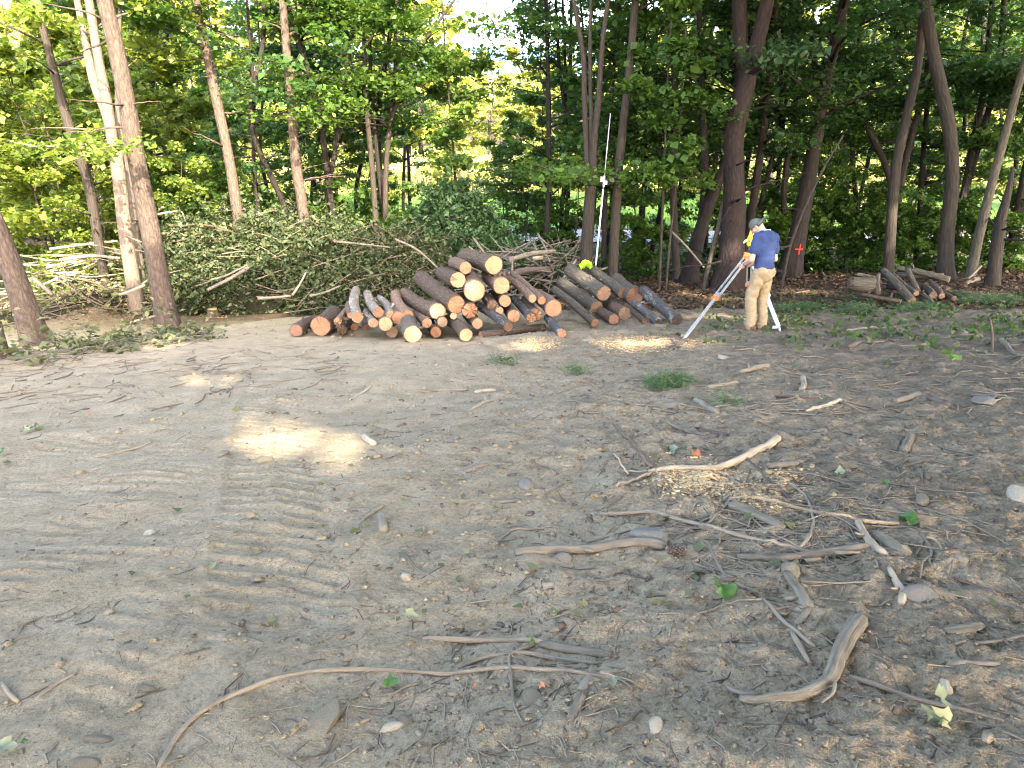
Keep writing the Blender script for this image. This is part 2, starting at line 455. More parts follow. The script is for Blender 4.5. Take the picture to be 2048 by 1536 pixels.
M = {}
M['dirt'] = dirt('dirt')
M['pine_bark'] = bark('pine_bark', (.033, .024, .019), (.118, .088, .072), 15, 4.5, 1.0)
M['shaded_pine_bark'] = bark('shaded_pine_bark', (.011, .0075, .007), (.040, .028, .026), 15, 4.5, 1.0)  # pine bark colour darkened to stand for shade inside the wood
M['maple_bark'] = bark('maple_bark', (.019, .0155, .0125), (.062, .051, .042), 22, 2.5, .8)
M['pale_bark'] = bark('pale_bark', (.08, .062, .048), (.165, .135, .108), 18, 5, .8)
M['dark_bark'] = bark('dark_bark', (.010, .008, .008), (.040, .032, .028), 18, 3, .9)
M['log_bark'] = bark('log_bark', (.045, .030, .021), (.150, .106, .078), 24, 7, 1.0)
M['birch_bark'] = bark('birch_bark', (.085, .07, .058), (.25, .21, .175), 20, 8, .9, (.36, .33, .28))
M['grey_bark'] = bark('grey_bark', (.035, .030, .023), (.118, .102, .080), 22, 4, .9)
M['red_bark'] = bark('red_bark', (.085, .052, .037), (.245, .165, .120), 20, 5, .8)
M['black_bark'] = bark('black_bark', (.03, .027, .027), (.10, .09, .085), 20, 4, .8, (.20, .20, .19))
M['cut'] = cutwood('cut_wood', (.50, .27, .155), (.35, .175, .10))
M['cut_pale'] = cutwood('cut_wood_pale', (.52, .31, .18), (.40, .225, .125))
M['cut_old'] = cutwood('cut_wood_old', (.27, .175, .115), (.18, .115, .075))
M['cut_dark'] = cutwood('cut_wood_dark', (.24, .13, .085), (.17, .09, .06))
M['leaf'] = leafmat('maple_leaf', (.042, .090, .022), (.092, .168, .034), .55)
M['leaf_dark'] = leafmat('shade_leaf', (.028, .070, .022), (.060, .124, .034), .5)  # maple leaf colour darkened for trees standing in shade
M['leaf_lit'] = leafmat('sunlit_leaf', (.075, .125, .022), (.19, .24, .045), .5)  # leaf colour lightened and yellowed to look sunlit
M['leaf_far'] = leafmat('sunlit_far_leaf', (.13, .18, .035), (.27, .29, .08), .4)  # colour raised so the far leaves look strongly sunlit
M['leaf_dry'] = leafmat('wilted_leaf', (.06, .075, .032), (.145, .15, .075), .25, .7)
M['needle'] = leafmat('pine_needle', (.035, .075, .03), (.07, .13, .052), .25)
M['needle_fresh'] = leafmat('fresh_needle', (.06, .12, .07), (.12, .20, .13), .25)
M['needle_brush'] = leafmat('brush_foliage', (.035, .055, .022), (.095, .115, .05), .3, .6)
M['stick'] = wood('dry_stick', (.09, .074, .057), (.225, .188, .145))
M['brush_stick'] = wood('brush_stick', (.055, .042, .032), (.17, .135, .10))
M['stick_pale'] = wood('barkless_stick', (.19, .15, .11), (.37, .30, .22))
M['stick_dark'] = wood('dark_twig', (.05, .037, .03), (.145, .11, .09))
M['slab'] = wood('split_wood', (.075, .062, .047), (.245, .205, .152), 40, 3, .9)
M['stone'] = plain('stone', (.225, .185, .13), .9, .15, 0, .4, 22, 1.0)
M['stone_dark'] = plain('dark_stone', (.14, .122, .10), .8, .3, 0, .3, 14, .5)
M['stone_pale'] = plain('pale_stone', (.28, .235, .17), .8, .3, 0, .3, 14, .5)
M['chip'] = wood('wood_chip', (.14, .105, .072), (.28, .215, .15))
M['sawdust'] = wood('sawdust', (.32, .21, .11), (.50, .36, .205))
M['litter'] = leafmat('brown_leaf_litter', (.022, .015, .010), (.075, .048, .03), .1, .9)
# ------------------------------------------------------------------ the ground, road, lawn, meadow, hills
def axis(segs):
    out = [segs[0][0]]
    for a, b, s0, s1 in segs:
        x = a; s = s0
        while x < b - 1e-6:
            s = s0 + (s1 - s0) * (x - a) / (b - a); x += s; out.append(min(x, b))
    return np.array(out)

def grid(name, xs, ys, zf, mat, kind='structure'):
    X, Y = np.meshgrid(xs, ys)
    V = np.stack([X, Y, zf(X, Y)], -1).reshape(-1, 3)
    nx, ny = len(xs), len(ys)
    i = (np.arange(ny - 1)[:, None] * nx + np.arange(nx - 1)[None]).ravel()
    o = link(name, new_mesh(name, V, np.stack([i, i + 1, i + nx + 1, i + nx], 1)), mat)
    return tag(o, kind=kind)

xs_p = axis([(0, 2.6, .0115, .0115), (2.6, 5, .02, .03), (5, 11, .05, .08), (11, 30, .1, 1.5), (30, 420, 2, 40)])
xs = np.concatenate([-xs_p[::-1], xs_p[1:]])
ys = axis([(-75, -4, 4, 1), (-4, 1.1, .5, .1), (1.1, 3.2, .0105, .0115), (3.2, 8, .014, .032), (8, 16, .05, .06), (16, 30, .1, .4), (30, 90, .6, 3), (90, 680, 4, 30)])
grid('ground', xs, ys, ground_z, M['dirt'])

lawn_m, nt, b = mk('lawn', .9, .2)
g_ = nt.nodes.new('ShaderNodeNewGeometry')
nt.links.new(ramp(nt, noise(nt, g_.outputs['Position'], .5, 6, .6), [(.3, (.05, .12, .022)), (.7, (.10, .19, .04))]), b.inputs['Base Color'])
asph, nt, b = mk('road_surface', .9, .25)
g_ = nt.nodes.new('ShaderNodeNewGeometry')
nt.links.new(ramp(nt, noise(nt, g_.outputs['Position'], 2.0, 6, .7), [(.3, (.15, .15, .155)), (.7, (.22, .22, .225))]), b.inputs['Base Color'])
grid('lawn', np.linspace(-22, 40, 90), np.linspace(33.6, 50, 40), lambda x, y: gbase(x, y) + .03 + .03 * pnoise(x, y), lawn_m)
mead_m, nt, b = mk('meadow', .95, .1)
g_ = nt.nodes.new('ShaderNodeNewGeometry')
nt.links.new(ramp(nt, noise(nt, g_.outputs['Position'], .6, 6, .7), [(.3, (.14, .17, .04)), (.7, (.26, .25, .08))]), b.inputs['Base Color'])
grid('meadow', np.linspace(-120, 120, 120), np.linspace(50, 104, 60), lambda x, y: gbase(x, y) + .05, mead_m)

def road_strip(name, pts, width, mat, dz):
    P = smooth_path([(x, y, 0, 0) for x, y in pts], 1.0)
    T = np.gradient(P[:, :2], axis=0); T /= np.linalg.norm(T, axis=1)[:, None]
    N = np.stack([-T[:, 1], T[:, 0]], 1)
    V = []
    for o in np.linspace(-width / 2, width / 2, 5):
        q = P[:, :2] + N * o
        V.append(np.column_stack([q, gbase(q[:, 0], q[:, 1]) + dz]))
    V = np.stack(V, 1).reshape(-1, 3); n = len(P)
    F = [(i * 5 + j, i * 5 + j + 1, (i + 1) * 5 + j + 1, (i + 1) * 5 + j) for i in range(n - 1) for j in range(4)]
    return tag(link(name, new_mesh(name, V, F), mat), kind='structure')
road_strip('road', [(42, 25), (24, 28.5), (14, 30), (7, 30.6), (0, 31.2), (-8, 32.5), (-16, 36), (-24, 43), (-30, 50)], 3.6, asph, .06)
grid('gravel_yard', np.linspace(-74, -36, 30), np.linspace(60, 96, 30), lambda x, y: gbase(x, y) + .09, plain('pale_gravel', (.34, .34, .36), .9, .2, 0, .15, 2))

hill_m, nt, b = mk('far_hill', .95, .1)
g_ = nt.nodes.new('ShaderNodeNewGeometry')
nt.links.new(ramp(nt, noise(nt, g_.outputs['Position'], .02, 5, .7), [(.3, (.06, .11, .17)), (.7, (.09, .15, .21))]), b.inputs['Base Color'])
grid('mountain', np.linspace(-2200, 2200, 60), np.linspace(1500, 2600, 12),
     lambda x, y: -20 + 185 * np.exp(-((x + 120) / 900) ** 2) * sstep(1500, 2000, y) * (1 + .25 * pnoise(x / 300, y / 300)) + 30 * pnoise(x / 500 + 3, y / 700), hill_m)

# ------------------------------------------------------------------ trees
def add_quads(store, V, F): store.append((V, F))
def join_quads(name, parts, origin):
    V = np.concatenate([v for v, f in parts]); off = np.cumsum([0] + [len(v) for v, f in parts[:-1]])
    F = np.concatenate([f + o for (v, f), o in zip(parts, off)])
    return new_mesh(name, V - np.asarray(origin), F)

def limb_path(rng, p, az, el, L, r):
    """a limb leaving p, rising then levelling out"""
    pts = [(*p, r)]; q = np.array(p, float); n = 5
    for i in range(n):
        e = el * (1 - .75 * (i + 1) / n) + rng.normal(0, .10); az += rng.normal(0, .16)
        q = q + L / n * np.array([math.cos(az) * math.cos(e), math.sin(az) * math.cos(e), math.sin(e)])
        pts.append((*q, r * (1 - .82 * (i + 1) / n)))
    return np.array(pts)

def spray_points(rng, path, n, spread, t0=.25):
    """points of a flat spray of leaves along a limb"""
    t = rng.uniform(t0, 1, n) ** .8
    idx = t * (len(path) - 1); i = np.minimum(idx.astype(int), len(path) - 2); f = (idx - i)[:, None]
    c = path[i, :3] * (1 - f) + path[i + 1, :3] * f
    d = path[-1, :3] - path[0, :3]; side = np.array([-d[1], d[0], 0]); side /= np.linalg.norm(side) + 1e-9
    w = spread * (1.05 - .55 * t)
    tw = rng.integers(0, max(4, n // 16), n)                    # leaves gather on twigs
    tws = rng.uniform(-1, 1, tw.max() + 1); 
    s = tws[tw] * rng.uniform(.25, 1, n)
    c = c + side * (s * w)[:, None] + d / (np.linalg.norm(d) + 1e-9) * (np.abs(s) * w * .5)[:, None]
    c[:, 2] += rng.normal(0, .06, n) - .22 * (s ** 2) * w
    return c + rng.normal(0, .045, c.shape)

def trunk_curve(poly, y, H, rng, lean=0.0):
    """pixel polyline (px, py, w) at depth y -> rows (x, y, z, r) from the ground up to height H above it"""
    pts = []
    for k, (px, py, w) in enumerate(poly):
        p = at(px, py, y); s = y / ray(px, py)[1]
        pts.append([p[0], y + lean * k, p[2], .76 * w * s / FPX / 2])
    g = float(ground_z(pts[0][0], pts[0][1]))
    if pts[0][2] > g + .05:
        d = np.array(pts[0]) - np.array(pts[1]); k = (pts[0][2] - g) / max(.2, -d[2])
        pts.insert(0, [pts[0][0] + d[0] * k * .6, pts[0][1], g - .12, pts[0][3] * 1.08])
    else: pts[0][2] = g - .12
    pts = [p for i, p in enumerate(pts) if i == 0 or p[2] > pts[0][2] + .1]
    top, d = np.array(pts[-1]), np.array(pts[-1]) - np.array(pts[-2])
    d = d[:3] / max(.1, d[2]); r = top[3]
    while top[2] < g + H:
        d = d * .8 + np.array([rng.normal(0, .05), rng.normal(0, .05), 1]) * .2; d /= d[2]
        r = max(.02, r * .86)
        top = np.array([*(top[:3] + d * 1.3), r]); pts.append(list(top))
    return np.array(pts), g

def make_tree(name, label, cat, curves, g, matb, rng, crown=None, group=None, leaf='leaf', stubs=0, seg=12, parent_extra=None, rough=.07):
    base = curves[0][0, :3].copy(); base[2] = g
    root = empty(name, base, label, cat, group)
    mb = MB()
    for i, c in enumerate(curves):
        mb.tube(c, seg=seg, rough=rough, seed=rng.integers(99), flare=.45 if i == 0 else 0, step=.16, freq=2.2)
    c0 = smooth_path(curves[0], .2)
    for k in range(stubs):                                     # dead stubs and short bare limbs
        i = rng.integers(int(len(c0) * .12), int(len(c0) * .62)); az = rng.uniform(0, 2 * math.pi); L = rng.choice([.12, .2, .5, 1.0, 1.5] if stubs > 3 else [.08, .12, .25])
        mb.tube(limb_path(rng, c0[i, :3] + np.array([math.cos(az), math.sin(az), 0]) * c0[i, 3] * .8, az, rng.uniform(-.3, .5), L, .012 + .01 * L), seg=5)
    quads = []
    if crown:
        h0, h1, R, nl, nleaf, size = crown
        lb = MB()
        allc = [smooth_path(c, .2) for c in curves]
        for k in range(nl):
            c = allc[rng.integers(len(allc))] if len(allc) > 1 else c0
            h = g + h0 + (h1 - h0) * ((k + rng.uniform(0, 1)) / nl)
            i = int(np.argmin(np.abs(c[:, 2] - h)))
            tt = (h - g - h0) / (h1 - h0)
            L = R * rng.uniform(.55, 1.15) * (1 - .45 * tt)
            pth = limb_path(rng, c[i, :3], rng.uniform(0, 2 * math.pi), rng.uniform(.05, .6), L, max(.010, min(.05, c[i, 3] * .38)))
            lb.tube(pth, seg=5)
            quads.append(leaf_quads(spray_points(rng, pth, int(nleaf / nl), L * .42), size, rng, 1.0))
            for q in range(2):                                  # side shoots
                j = rng.integers(2, 5); az = rng.uniform(0, 2 * math.pi)
                sp = limb_path(rng, pth[j, :3], az, rng.uniform(-.1, .4), L * .45, pth[j, 3] * .6)
                lb.tube(sp, seg=4)
                quads.append(leaf_quads(spray_points(rng, sp, int(nleaf / nl * .35), L * .28), size, rng, 1.0))
        link('branches', lb.mesh('branches', base), matb, root)
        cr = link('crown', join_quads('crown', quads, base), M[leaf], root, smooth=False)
    link('trunk', mb.mesh('trunk', base), matb, root)
    return root

R_ = np.random.default_rng
def base_depth(px, py): return float(hit(px, py)[0][1])

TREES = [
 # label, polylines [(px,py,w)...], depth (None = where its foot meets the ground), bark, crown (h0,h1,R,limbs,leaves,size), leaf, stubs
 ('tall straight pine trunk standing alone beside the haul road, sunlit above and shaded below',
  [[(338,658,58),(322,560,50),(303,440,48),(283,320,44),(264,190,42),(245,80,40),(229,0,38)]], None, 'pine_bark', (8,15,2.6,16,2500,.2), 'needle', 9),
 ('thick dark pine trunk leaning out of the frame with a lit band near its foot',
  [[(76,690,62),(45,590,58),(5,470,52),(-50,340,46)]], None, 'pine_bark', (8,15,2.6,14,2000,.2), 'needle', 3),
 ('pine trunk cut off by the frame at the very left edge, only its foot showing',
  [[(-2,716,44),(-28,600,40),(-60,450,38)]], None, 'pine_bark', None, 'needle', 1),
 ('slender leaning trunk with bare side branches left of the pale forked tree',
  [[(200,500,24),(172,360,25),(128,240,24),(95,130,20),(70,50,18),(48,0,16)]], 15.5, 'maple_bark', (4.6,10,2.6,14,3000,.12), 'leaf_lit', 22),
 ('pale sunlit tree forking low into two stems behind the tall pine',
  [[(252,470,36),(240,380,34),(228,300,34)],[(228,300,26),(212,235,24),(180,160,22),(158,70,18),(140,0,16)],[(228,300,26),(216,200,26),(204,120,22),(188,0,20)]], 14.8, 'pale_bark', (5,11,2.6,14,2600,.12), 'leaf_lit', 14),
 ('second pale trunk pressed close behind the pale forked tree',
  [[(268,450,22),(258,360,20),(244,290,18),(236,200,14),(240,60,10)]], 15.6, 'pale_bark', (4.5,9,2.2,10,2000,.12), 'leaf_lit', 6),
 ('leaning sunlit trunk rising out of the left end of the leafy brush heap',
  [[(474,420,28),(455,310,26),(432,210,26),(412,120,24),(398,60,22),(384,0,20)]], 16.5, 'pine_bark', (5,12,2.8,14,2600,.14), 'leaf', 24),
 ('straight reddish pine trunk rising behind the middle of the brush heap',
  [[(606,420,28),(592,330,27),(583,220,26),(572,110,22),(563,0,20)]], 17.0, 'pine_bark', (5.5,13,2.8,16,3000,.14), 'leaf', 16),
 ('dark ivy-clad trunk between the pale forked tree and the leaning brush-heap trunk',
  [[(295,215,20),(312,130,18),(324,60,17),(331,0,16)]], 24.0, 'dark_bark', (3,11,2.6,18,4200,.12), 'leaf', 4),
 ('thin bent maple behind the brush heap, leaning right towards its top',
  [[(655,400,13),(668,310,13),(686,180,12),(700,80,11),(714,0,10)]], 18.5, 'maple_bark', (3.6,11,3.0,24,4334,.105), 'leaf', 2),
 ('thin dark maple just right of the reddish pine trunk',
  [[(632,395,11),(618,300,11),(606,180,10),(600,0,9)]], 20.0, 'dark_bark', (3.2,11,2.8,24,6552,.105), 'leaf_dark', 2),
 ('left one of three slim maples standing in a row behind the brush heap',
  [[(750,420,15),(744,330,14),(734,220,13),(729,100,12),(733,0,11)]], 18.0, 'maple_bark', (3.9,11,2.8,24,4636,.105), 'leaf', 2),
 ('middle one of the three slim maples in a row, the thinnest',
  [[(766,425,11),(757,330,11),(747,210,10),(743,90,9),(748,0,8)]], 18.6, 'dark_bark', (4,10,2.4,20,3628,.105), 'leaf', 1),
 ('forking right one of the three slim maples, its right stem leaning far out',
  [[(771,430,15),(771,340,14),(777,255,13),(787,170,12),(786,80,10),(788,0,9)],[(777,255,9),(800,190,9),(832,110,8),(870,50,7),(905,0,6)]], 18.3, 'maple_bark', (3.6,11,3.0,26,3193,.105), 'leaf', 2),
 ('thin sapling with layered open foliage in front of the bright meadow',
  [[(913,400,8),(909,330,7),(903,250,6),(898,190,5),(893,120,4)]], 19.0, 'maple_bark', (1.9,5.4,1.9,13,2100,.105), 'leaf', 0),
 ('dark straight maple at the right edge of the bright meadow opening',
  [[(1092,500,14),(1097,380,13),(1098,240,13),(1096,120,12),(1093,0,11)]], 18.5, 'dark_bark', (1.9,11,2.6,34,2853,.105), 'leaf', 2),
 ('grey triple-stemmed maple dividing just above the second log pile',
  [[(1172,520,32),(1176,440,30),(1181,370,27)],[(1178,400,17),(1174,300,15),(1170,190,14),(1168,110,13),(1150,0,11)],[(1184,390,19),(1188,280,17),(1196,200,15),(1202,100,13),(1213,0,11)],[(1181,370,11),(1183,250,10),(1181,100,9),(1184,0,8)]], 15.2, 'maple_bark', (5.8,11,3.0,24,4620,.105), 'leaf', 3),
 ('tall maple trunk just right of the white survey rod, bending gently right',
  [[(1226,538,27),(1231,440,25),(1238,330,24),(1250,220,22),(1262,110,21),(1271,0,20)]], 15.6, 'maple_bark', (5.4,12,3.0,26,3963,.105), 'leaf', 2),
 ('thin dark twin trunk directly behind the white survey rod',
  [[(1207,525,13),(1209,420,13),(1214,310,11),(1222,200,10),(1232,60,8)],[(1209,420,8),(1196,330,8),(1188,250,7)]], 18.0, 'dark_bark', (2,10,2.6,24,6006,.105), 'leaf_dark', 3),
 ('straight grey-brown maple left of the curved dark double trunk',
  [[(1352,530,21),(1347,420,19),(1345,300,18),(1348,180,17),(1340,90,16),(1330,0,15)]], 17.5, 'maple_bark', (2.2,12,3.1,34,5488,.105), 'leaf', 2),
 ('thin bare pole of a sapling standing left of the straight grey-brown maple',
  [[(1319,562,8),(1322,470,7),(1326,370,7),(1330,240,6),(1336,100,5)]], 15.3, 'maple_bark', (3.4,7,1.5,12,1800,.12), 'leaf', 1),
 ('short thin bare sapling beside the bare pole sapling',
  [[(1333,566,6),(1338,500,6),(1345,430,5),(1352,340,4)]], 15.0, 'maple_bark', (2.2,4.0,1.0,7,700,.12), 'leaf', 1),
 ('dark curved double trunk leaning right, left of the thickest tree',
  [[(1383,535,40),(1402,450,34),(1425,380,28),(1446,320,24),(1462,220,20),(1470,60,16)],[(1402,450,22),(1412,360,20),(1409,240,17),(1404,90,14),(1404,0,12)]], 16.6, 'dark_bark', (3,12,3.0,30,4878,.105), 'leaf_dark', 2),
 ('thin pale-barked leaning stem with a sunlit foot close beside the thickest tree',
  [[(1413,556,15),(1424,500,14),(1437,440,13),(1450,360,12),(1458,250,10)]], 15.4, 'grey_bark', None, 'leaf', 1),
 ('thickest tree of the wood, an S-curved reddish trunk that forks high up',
  [[(1456,578,80),(1462,520,66),(1467,420,58),(1466,330,52),(1467,270,50),(1482,200,50),(1494,150,46)],[(1490,170,34),(1484,90,36),(1482,0,36)],[(1492,165,34),(1512,90,36),(1531,0,34)]], None, 'shaded_pine_bark', (10,15,3.0,16,2500,.11), 'needle', 12),
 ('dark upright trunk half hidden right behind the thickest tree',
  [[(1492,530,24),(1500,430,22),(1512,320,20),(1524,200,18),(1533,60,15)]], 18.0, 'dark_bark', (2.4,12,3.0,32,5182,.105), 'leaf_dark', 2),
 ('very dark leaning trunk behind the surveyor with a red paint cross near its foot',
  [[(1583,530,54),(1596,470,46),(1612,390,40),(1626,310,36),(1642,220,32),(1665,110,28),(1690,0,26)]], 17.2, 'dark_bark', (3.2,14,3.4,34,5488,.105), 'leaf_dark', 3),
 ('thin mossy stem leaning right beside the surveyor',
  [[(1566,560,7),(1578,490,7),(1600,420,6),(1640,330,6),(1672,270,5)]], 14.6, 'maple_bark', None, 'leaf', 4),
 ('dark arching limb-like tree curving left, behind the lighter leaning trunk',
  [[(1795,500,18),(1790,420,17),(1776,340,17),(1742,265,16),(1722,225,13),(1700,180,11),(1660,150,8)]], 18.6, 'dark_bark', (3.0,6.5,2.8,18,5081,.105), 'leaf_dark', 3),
 ('light brown trunk leaning right behind the stick pile, sun on its lower half',
  [[(1777,535,27),(1783,440,26),(1793,330,25),(1812,240,23),(1834,140,22),(1851,0,20)]], 15.6, 'maple_bark', (5.9,13,3.0,26,3963,.105), 'leaf', 2),
 ('thick grey-brown trunk right of the stick pile, bending left towards its top',
  [[(1889,555,40),(1894,470,36),(1905,370,34),(1902,270,33),(1886,180,32),(1869,100,30),(1856,0,29)]], 15.0, 'maple_bark', (6.2,14,3.2,28,4268,.105), 'leaf', 3),
 ('smooth grey trunk leaning strongly right near the right edge of the wood',
  [[(1938,565,26),(1958,470,24),(1985,360,22),(2015,250,20),(2050,120,18)]], 14.6, 'grey_bark', (5.6,12,2.8,20,4158,.105), 'leaf', 2),
 ('broken dead snag with a splintered top beside the smooth grey trunk',
  [[(1985,570,34),(1994,500,32),(2004,440,26),(2018,390,18),(2030,335,7)]], 14.0, 'maple_bark', None, 'leaf', 6),
 ('dark trunk at the far right edge of the frame behind the dead snag',
  [[(2016,540,26),(2030,440,24),(2048,320,22),(2070,180,20)]], 17.0, 'dark_bark', (3,13,3.2,30,4878,.105), 'leaf_dark', 2),
 ('dark slim trunk between the paint-cross tree and the lighter leaning trunk',
  [[(1716,470,13),(1712,380,12),(1708,300,12),(1716,180,11),(1728,40,9)]], 20.5, 'dark_bark', (1.6,12,3.0,34,5793,.105), 'leaf_dark', 1),
 ('dark slim trunk between the lighter leaning trunk and the thick grey-brown trunk',
  [[(1836,500,15),(1842,400,14),(1850,280,13),(1862,150,12),(1872,0,10)]], 19.5, 'dark_bark', (1.6,12,3.0,34,5793,.105), 'leaf_dark', 1),
 ('dark trunk leaning right behind the smooth grey trunk',
  [[(1905,500,18),(1925,400,17),(1946,290,16),(1968,170,14),(1985,0,12)]], 18.5, 'dark_bark', (2.4,13,3.2,34,5793,.105), 'leaf_dark', 1),
 ('slim dark trunk left of the paint-cross tree, seen through leaves',
  [[(1545,500,12),(1552,400,12),(1560,290,11),(1572,160,10),(1580,0,8)]], 21.0, 'dark_bark', (1.6,12,3.0,32,5488,.105), 'leaf_dark', 1),
 ('slim maple in the dense leaves right of the tall bending maple',
  [[(1288,520,11),(1286,400,11),(1290,280,10),(1284,150,9),(1288,0,8)]], 20.0, 'dark_bark', (1.6,12,2.8,32,5182,.105), 'leaf', 1),
 ('slim maple left of the grey triple-stemmed maple',
  [[(1132,480,9),(1134,390,9),(1128,290,8),(1131,170,8),(1125,20,7)]], 21.5, 'dark_bark', (1.6,11,2.6,30,3292,.105), 'leaf', 1),
]
for i, (label, polys, y, bk, crown, leaf, stubs) in enumerate(TREES):
    rng = R_(100 + i)
    if y is None: y = base_depth(polys[0][0][0], polys[0][0][1])
    H = {True: 12.5, False: 2.0}[crown is not None]
    if 'snag' in label or 'stem' in label.split(',')[0] and crown is None: H = 0
    if crown and crown[1] < 8: H = crown[1] + .3
    curves = []; g = None
    for k, pl in enumerate(polys):
        if k == 0:
            forks = len(polys) > 1 and pl[-1][1] > 60
            c, g = trunk_curve(pl, y, 0 if forks else H, rng, rng.normal(0, .05))
        else:
            pts = []
            for px, py, w in pl:
                p = at(px, py, y); s = y / ray(px, py)[1]; pts.append([p[0], y + (.06 * len(pts)) * (1 if k % 2 else -1), p[2], .8 * w * s / FPX / 2])
            top = np.array(pts[-1]); d = top[:3] - np.array(pts[-2])[:3]; d /= max(.1, d[2])
            while top[2] < g + H * .9:
                top = np.array([*(top[:3] + d * 1.2), max(.02, top[3] * .85)]); pts.append(list(top))
            c = np.array(pts)
        curves.append(c)
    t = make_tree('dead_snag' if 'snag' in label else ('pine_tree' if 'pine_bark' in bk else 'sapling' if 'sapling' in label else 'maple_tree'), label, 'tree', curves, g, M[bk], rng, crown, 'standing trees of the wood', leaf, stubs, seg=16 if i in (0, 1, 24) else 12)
    if 'paint cross' in label:
        paint = plain('red_paint', (.75, .05, .03), .7, .3)
        c = smooth_path(curves[0], .1); mb = MB()
        p = at(1594, 492, y); j = int(np.argmin(np.abs(c[:, 2] - p[2]))); cx, cy, cz, cr = c[j]
        def onbark(dx, dz):
            jj = int(np.argmin(np.abs(c[:, 2] - (cz + dz)))); q = c[jj]
            xx = dx
            return (q[0] + xx, q[1] - math.sqrt(max(.001, q[3] ** 2 - xx * xx)) * 1.06 - .012, cz + dz, .016)
        mb.tube([onbark(x, 0) for x in np.linspace(-.09, .09, 7)], seg=6, squash=.9)
        mb.tube([onbark(0.01, z) for z in np.linspace(-.13, .12, 9)], seg=6, squash=.9)
        link('paint_cross', mb.mesh('paint_cross', t.location), paint, t)

# ------------------------------------------------------------------ shared crowns: saplings and shrubs of the understory, sunlit trees beyond
def proto_tree(name, H, h0, R, nl, nleaf, size, leaf, bk, seed, r0, up=1.0):
    rng = R_(seed)
    pts = [(0, 0, -.1, r0)]
    x = y = 0
    for k in range(1, 7):
        x += rng.normal(0, .02) * H; y += rng.normal(0, .02) * H
        pts.append((x, y, H * k / 6, r0 * (1 - .13 * k)))
    c0 = smooth_path(pts, .3)
    mb = MB(); mb.tube(c0, seg=7, rough=.06, seed=seed)
    lb = MB(); quads = []
    for k in range(nl):
        tt = (k + rng.uniform()) / nl
        i = int(np.argmin(np.abs(c0[:, 2] - (h0 + (H * 1.0 - h0) * tt))))
        L = R * rng.uniform(.6, 1.15) * math.sin(math.pi * (.28 + .64 * tt)) ** .8
        pth = limb_path(rng, c0[i, :3], rng.uniform(0, 2 * math.pi), rng.uniform(0, .8), L, max(.008, c0[i, 3] * .4))
        lb.tube(pth, seg=4)
        quads.append(leaf_quads(spray_points(rng, pth, int(nleaf / nl), L * .5), size, rng, up))
    root = empty(name, (0, 0, 0))
    link('trunk', mb.mesh('trunk'), M[bk], root)
    link('branches', lb.mesh('branches'), M[bk], root)
    link('crown', join_quads('crown', quads, (0, 0, 0)), M[leaf], root, smooth=False)
    return root

def plant(proto, used, x, y, rz, s, label, cat, group, dz=0.0, tilt=0.0):
    if proto.name in used:
        r = proto.copy(); COL.objects.link(r)
        for ch in list(proto.children):
            c = ch.copy(); COL.objects.link(c); c.parent = r
    else:
        r = proto; used.add(proto.name)
    r.location = (x, y, float(gbase(x, y)) + dz); r.rotation_euler = (tilt * math.cos(rz * 3), tilt * math.sin(rz * 5), rz); r.scale = (s, s, s)
    return tag(r, label, cat, group)

used = set()
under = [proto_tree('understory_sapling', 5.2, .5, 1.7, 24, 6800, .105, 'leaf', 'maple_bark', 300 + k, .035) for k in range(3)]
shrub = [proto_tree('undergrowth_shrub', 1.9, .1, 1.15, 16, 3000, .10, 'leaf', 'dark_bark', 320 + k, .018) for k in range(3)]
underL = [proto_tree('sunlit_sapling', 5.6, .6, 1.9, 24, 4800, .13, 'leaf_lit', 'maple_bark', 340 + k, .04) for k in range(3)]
rng = R_(11)
def xpix(px, y): return float(at(px, 300, y)[0])
for k, (px, y, s) in enumerate([(1010,24,.7),(1060,20.5,.8),(1120,23,.9),(1150,19.5,.7),(1300,19.5,.8),(1400,19.8,.8),(1520,20.5,.8),(1665,19.5,.7),(1740,20.5,.8),(1850,22.5,.9),(1930,21.5,.9),(2035,18.5,.9),(2110,17.5,1.1),(640,19.5,.7),(720,23,.8),(430,23,1.0),(500,21,.8),(470,19,.6),(380,18.5,.55),(310,18.2,.55),(1330,25,1.0),(1640,26,.9)]):
    plant(under[k % 3], used, xpix(px, y), y, rng.uniform(0, 6.28), s * rng.uniform(.95, 1.15), 'dark leafy understory sapling among the shaded trunks', 'sapling', 'understory saplings of the shaded wood', 0, .06)
for k, (px, y, s) in enumerate([(1085,19,.7),(1125,20,.8),(1260,18.2,.6),(1300,18.8,.7),(1540,18.8,.8),(1570,20,1),(1640,18.6,.8),(1690,18.8,.9),(1725,19,1),(1760,18,.7),(1815,18,.8),(1850,17.6,.8),(1915,17,.7),(1950,17.4,.8),(2000,17,.8),(2040,16.4,.7),(1480,19,.7),(330,18.6,1.2),(400,18.9,1.3),(470,19.2,1.3),(530,18.9,1.2),(590,19.3,1.3),(640,18.8,1.2),(700,19.2,1.25),(760,18.8,1.1),(820,19.0,1.0)]):
    plant(shrub[k % 3], used, xpix(px, y), y, rng.uniform(0, 6.28), s, 'low green shrub at the foot of the wood' if px > 900 else 'bushy green shrub rising right behind the brush heap', 'shrub', 'undergrowth shrubs of the wood' if px > 900 else 'shrubs behind the brush heap')
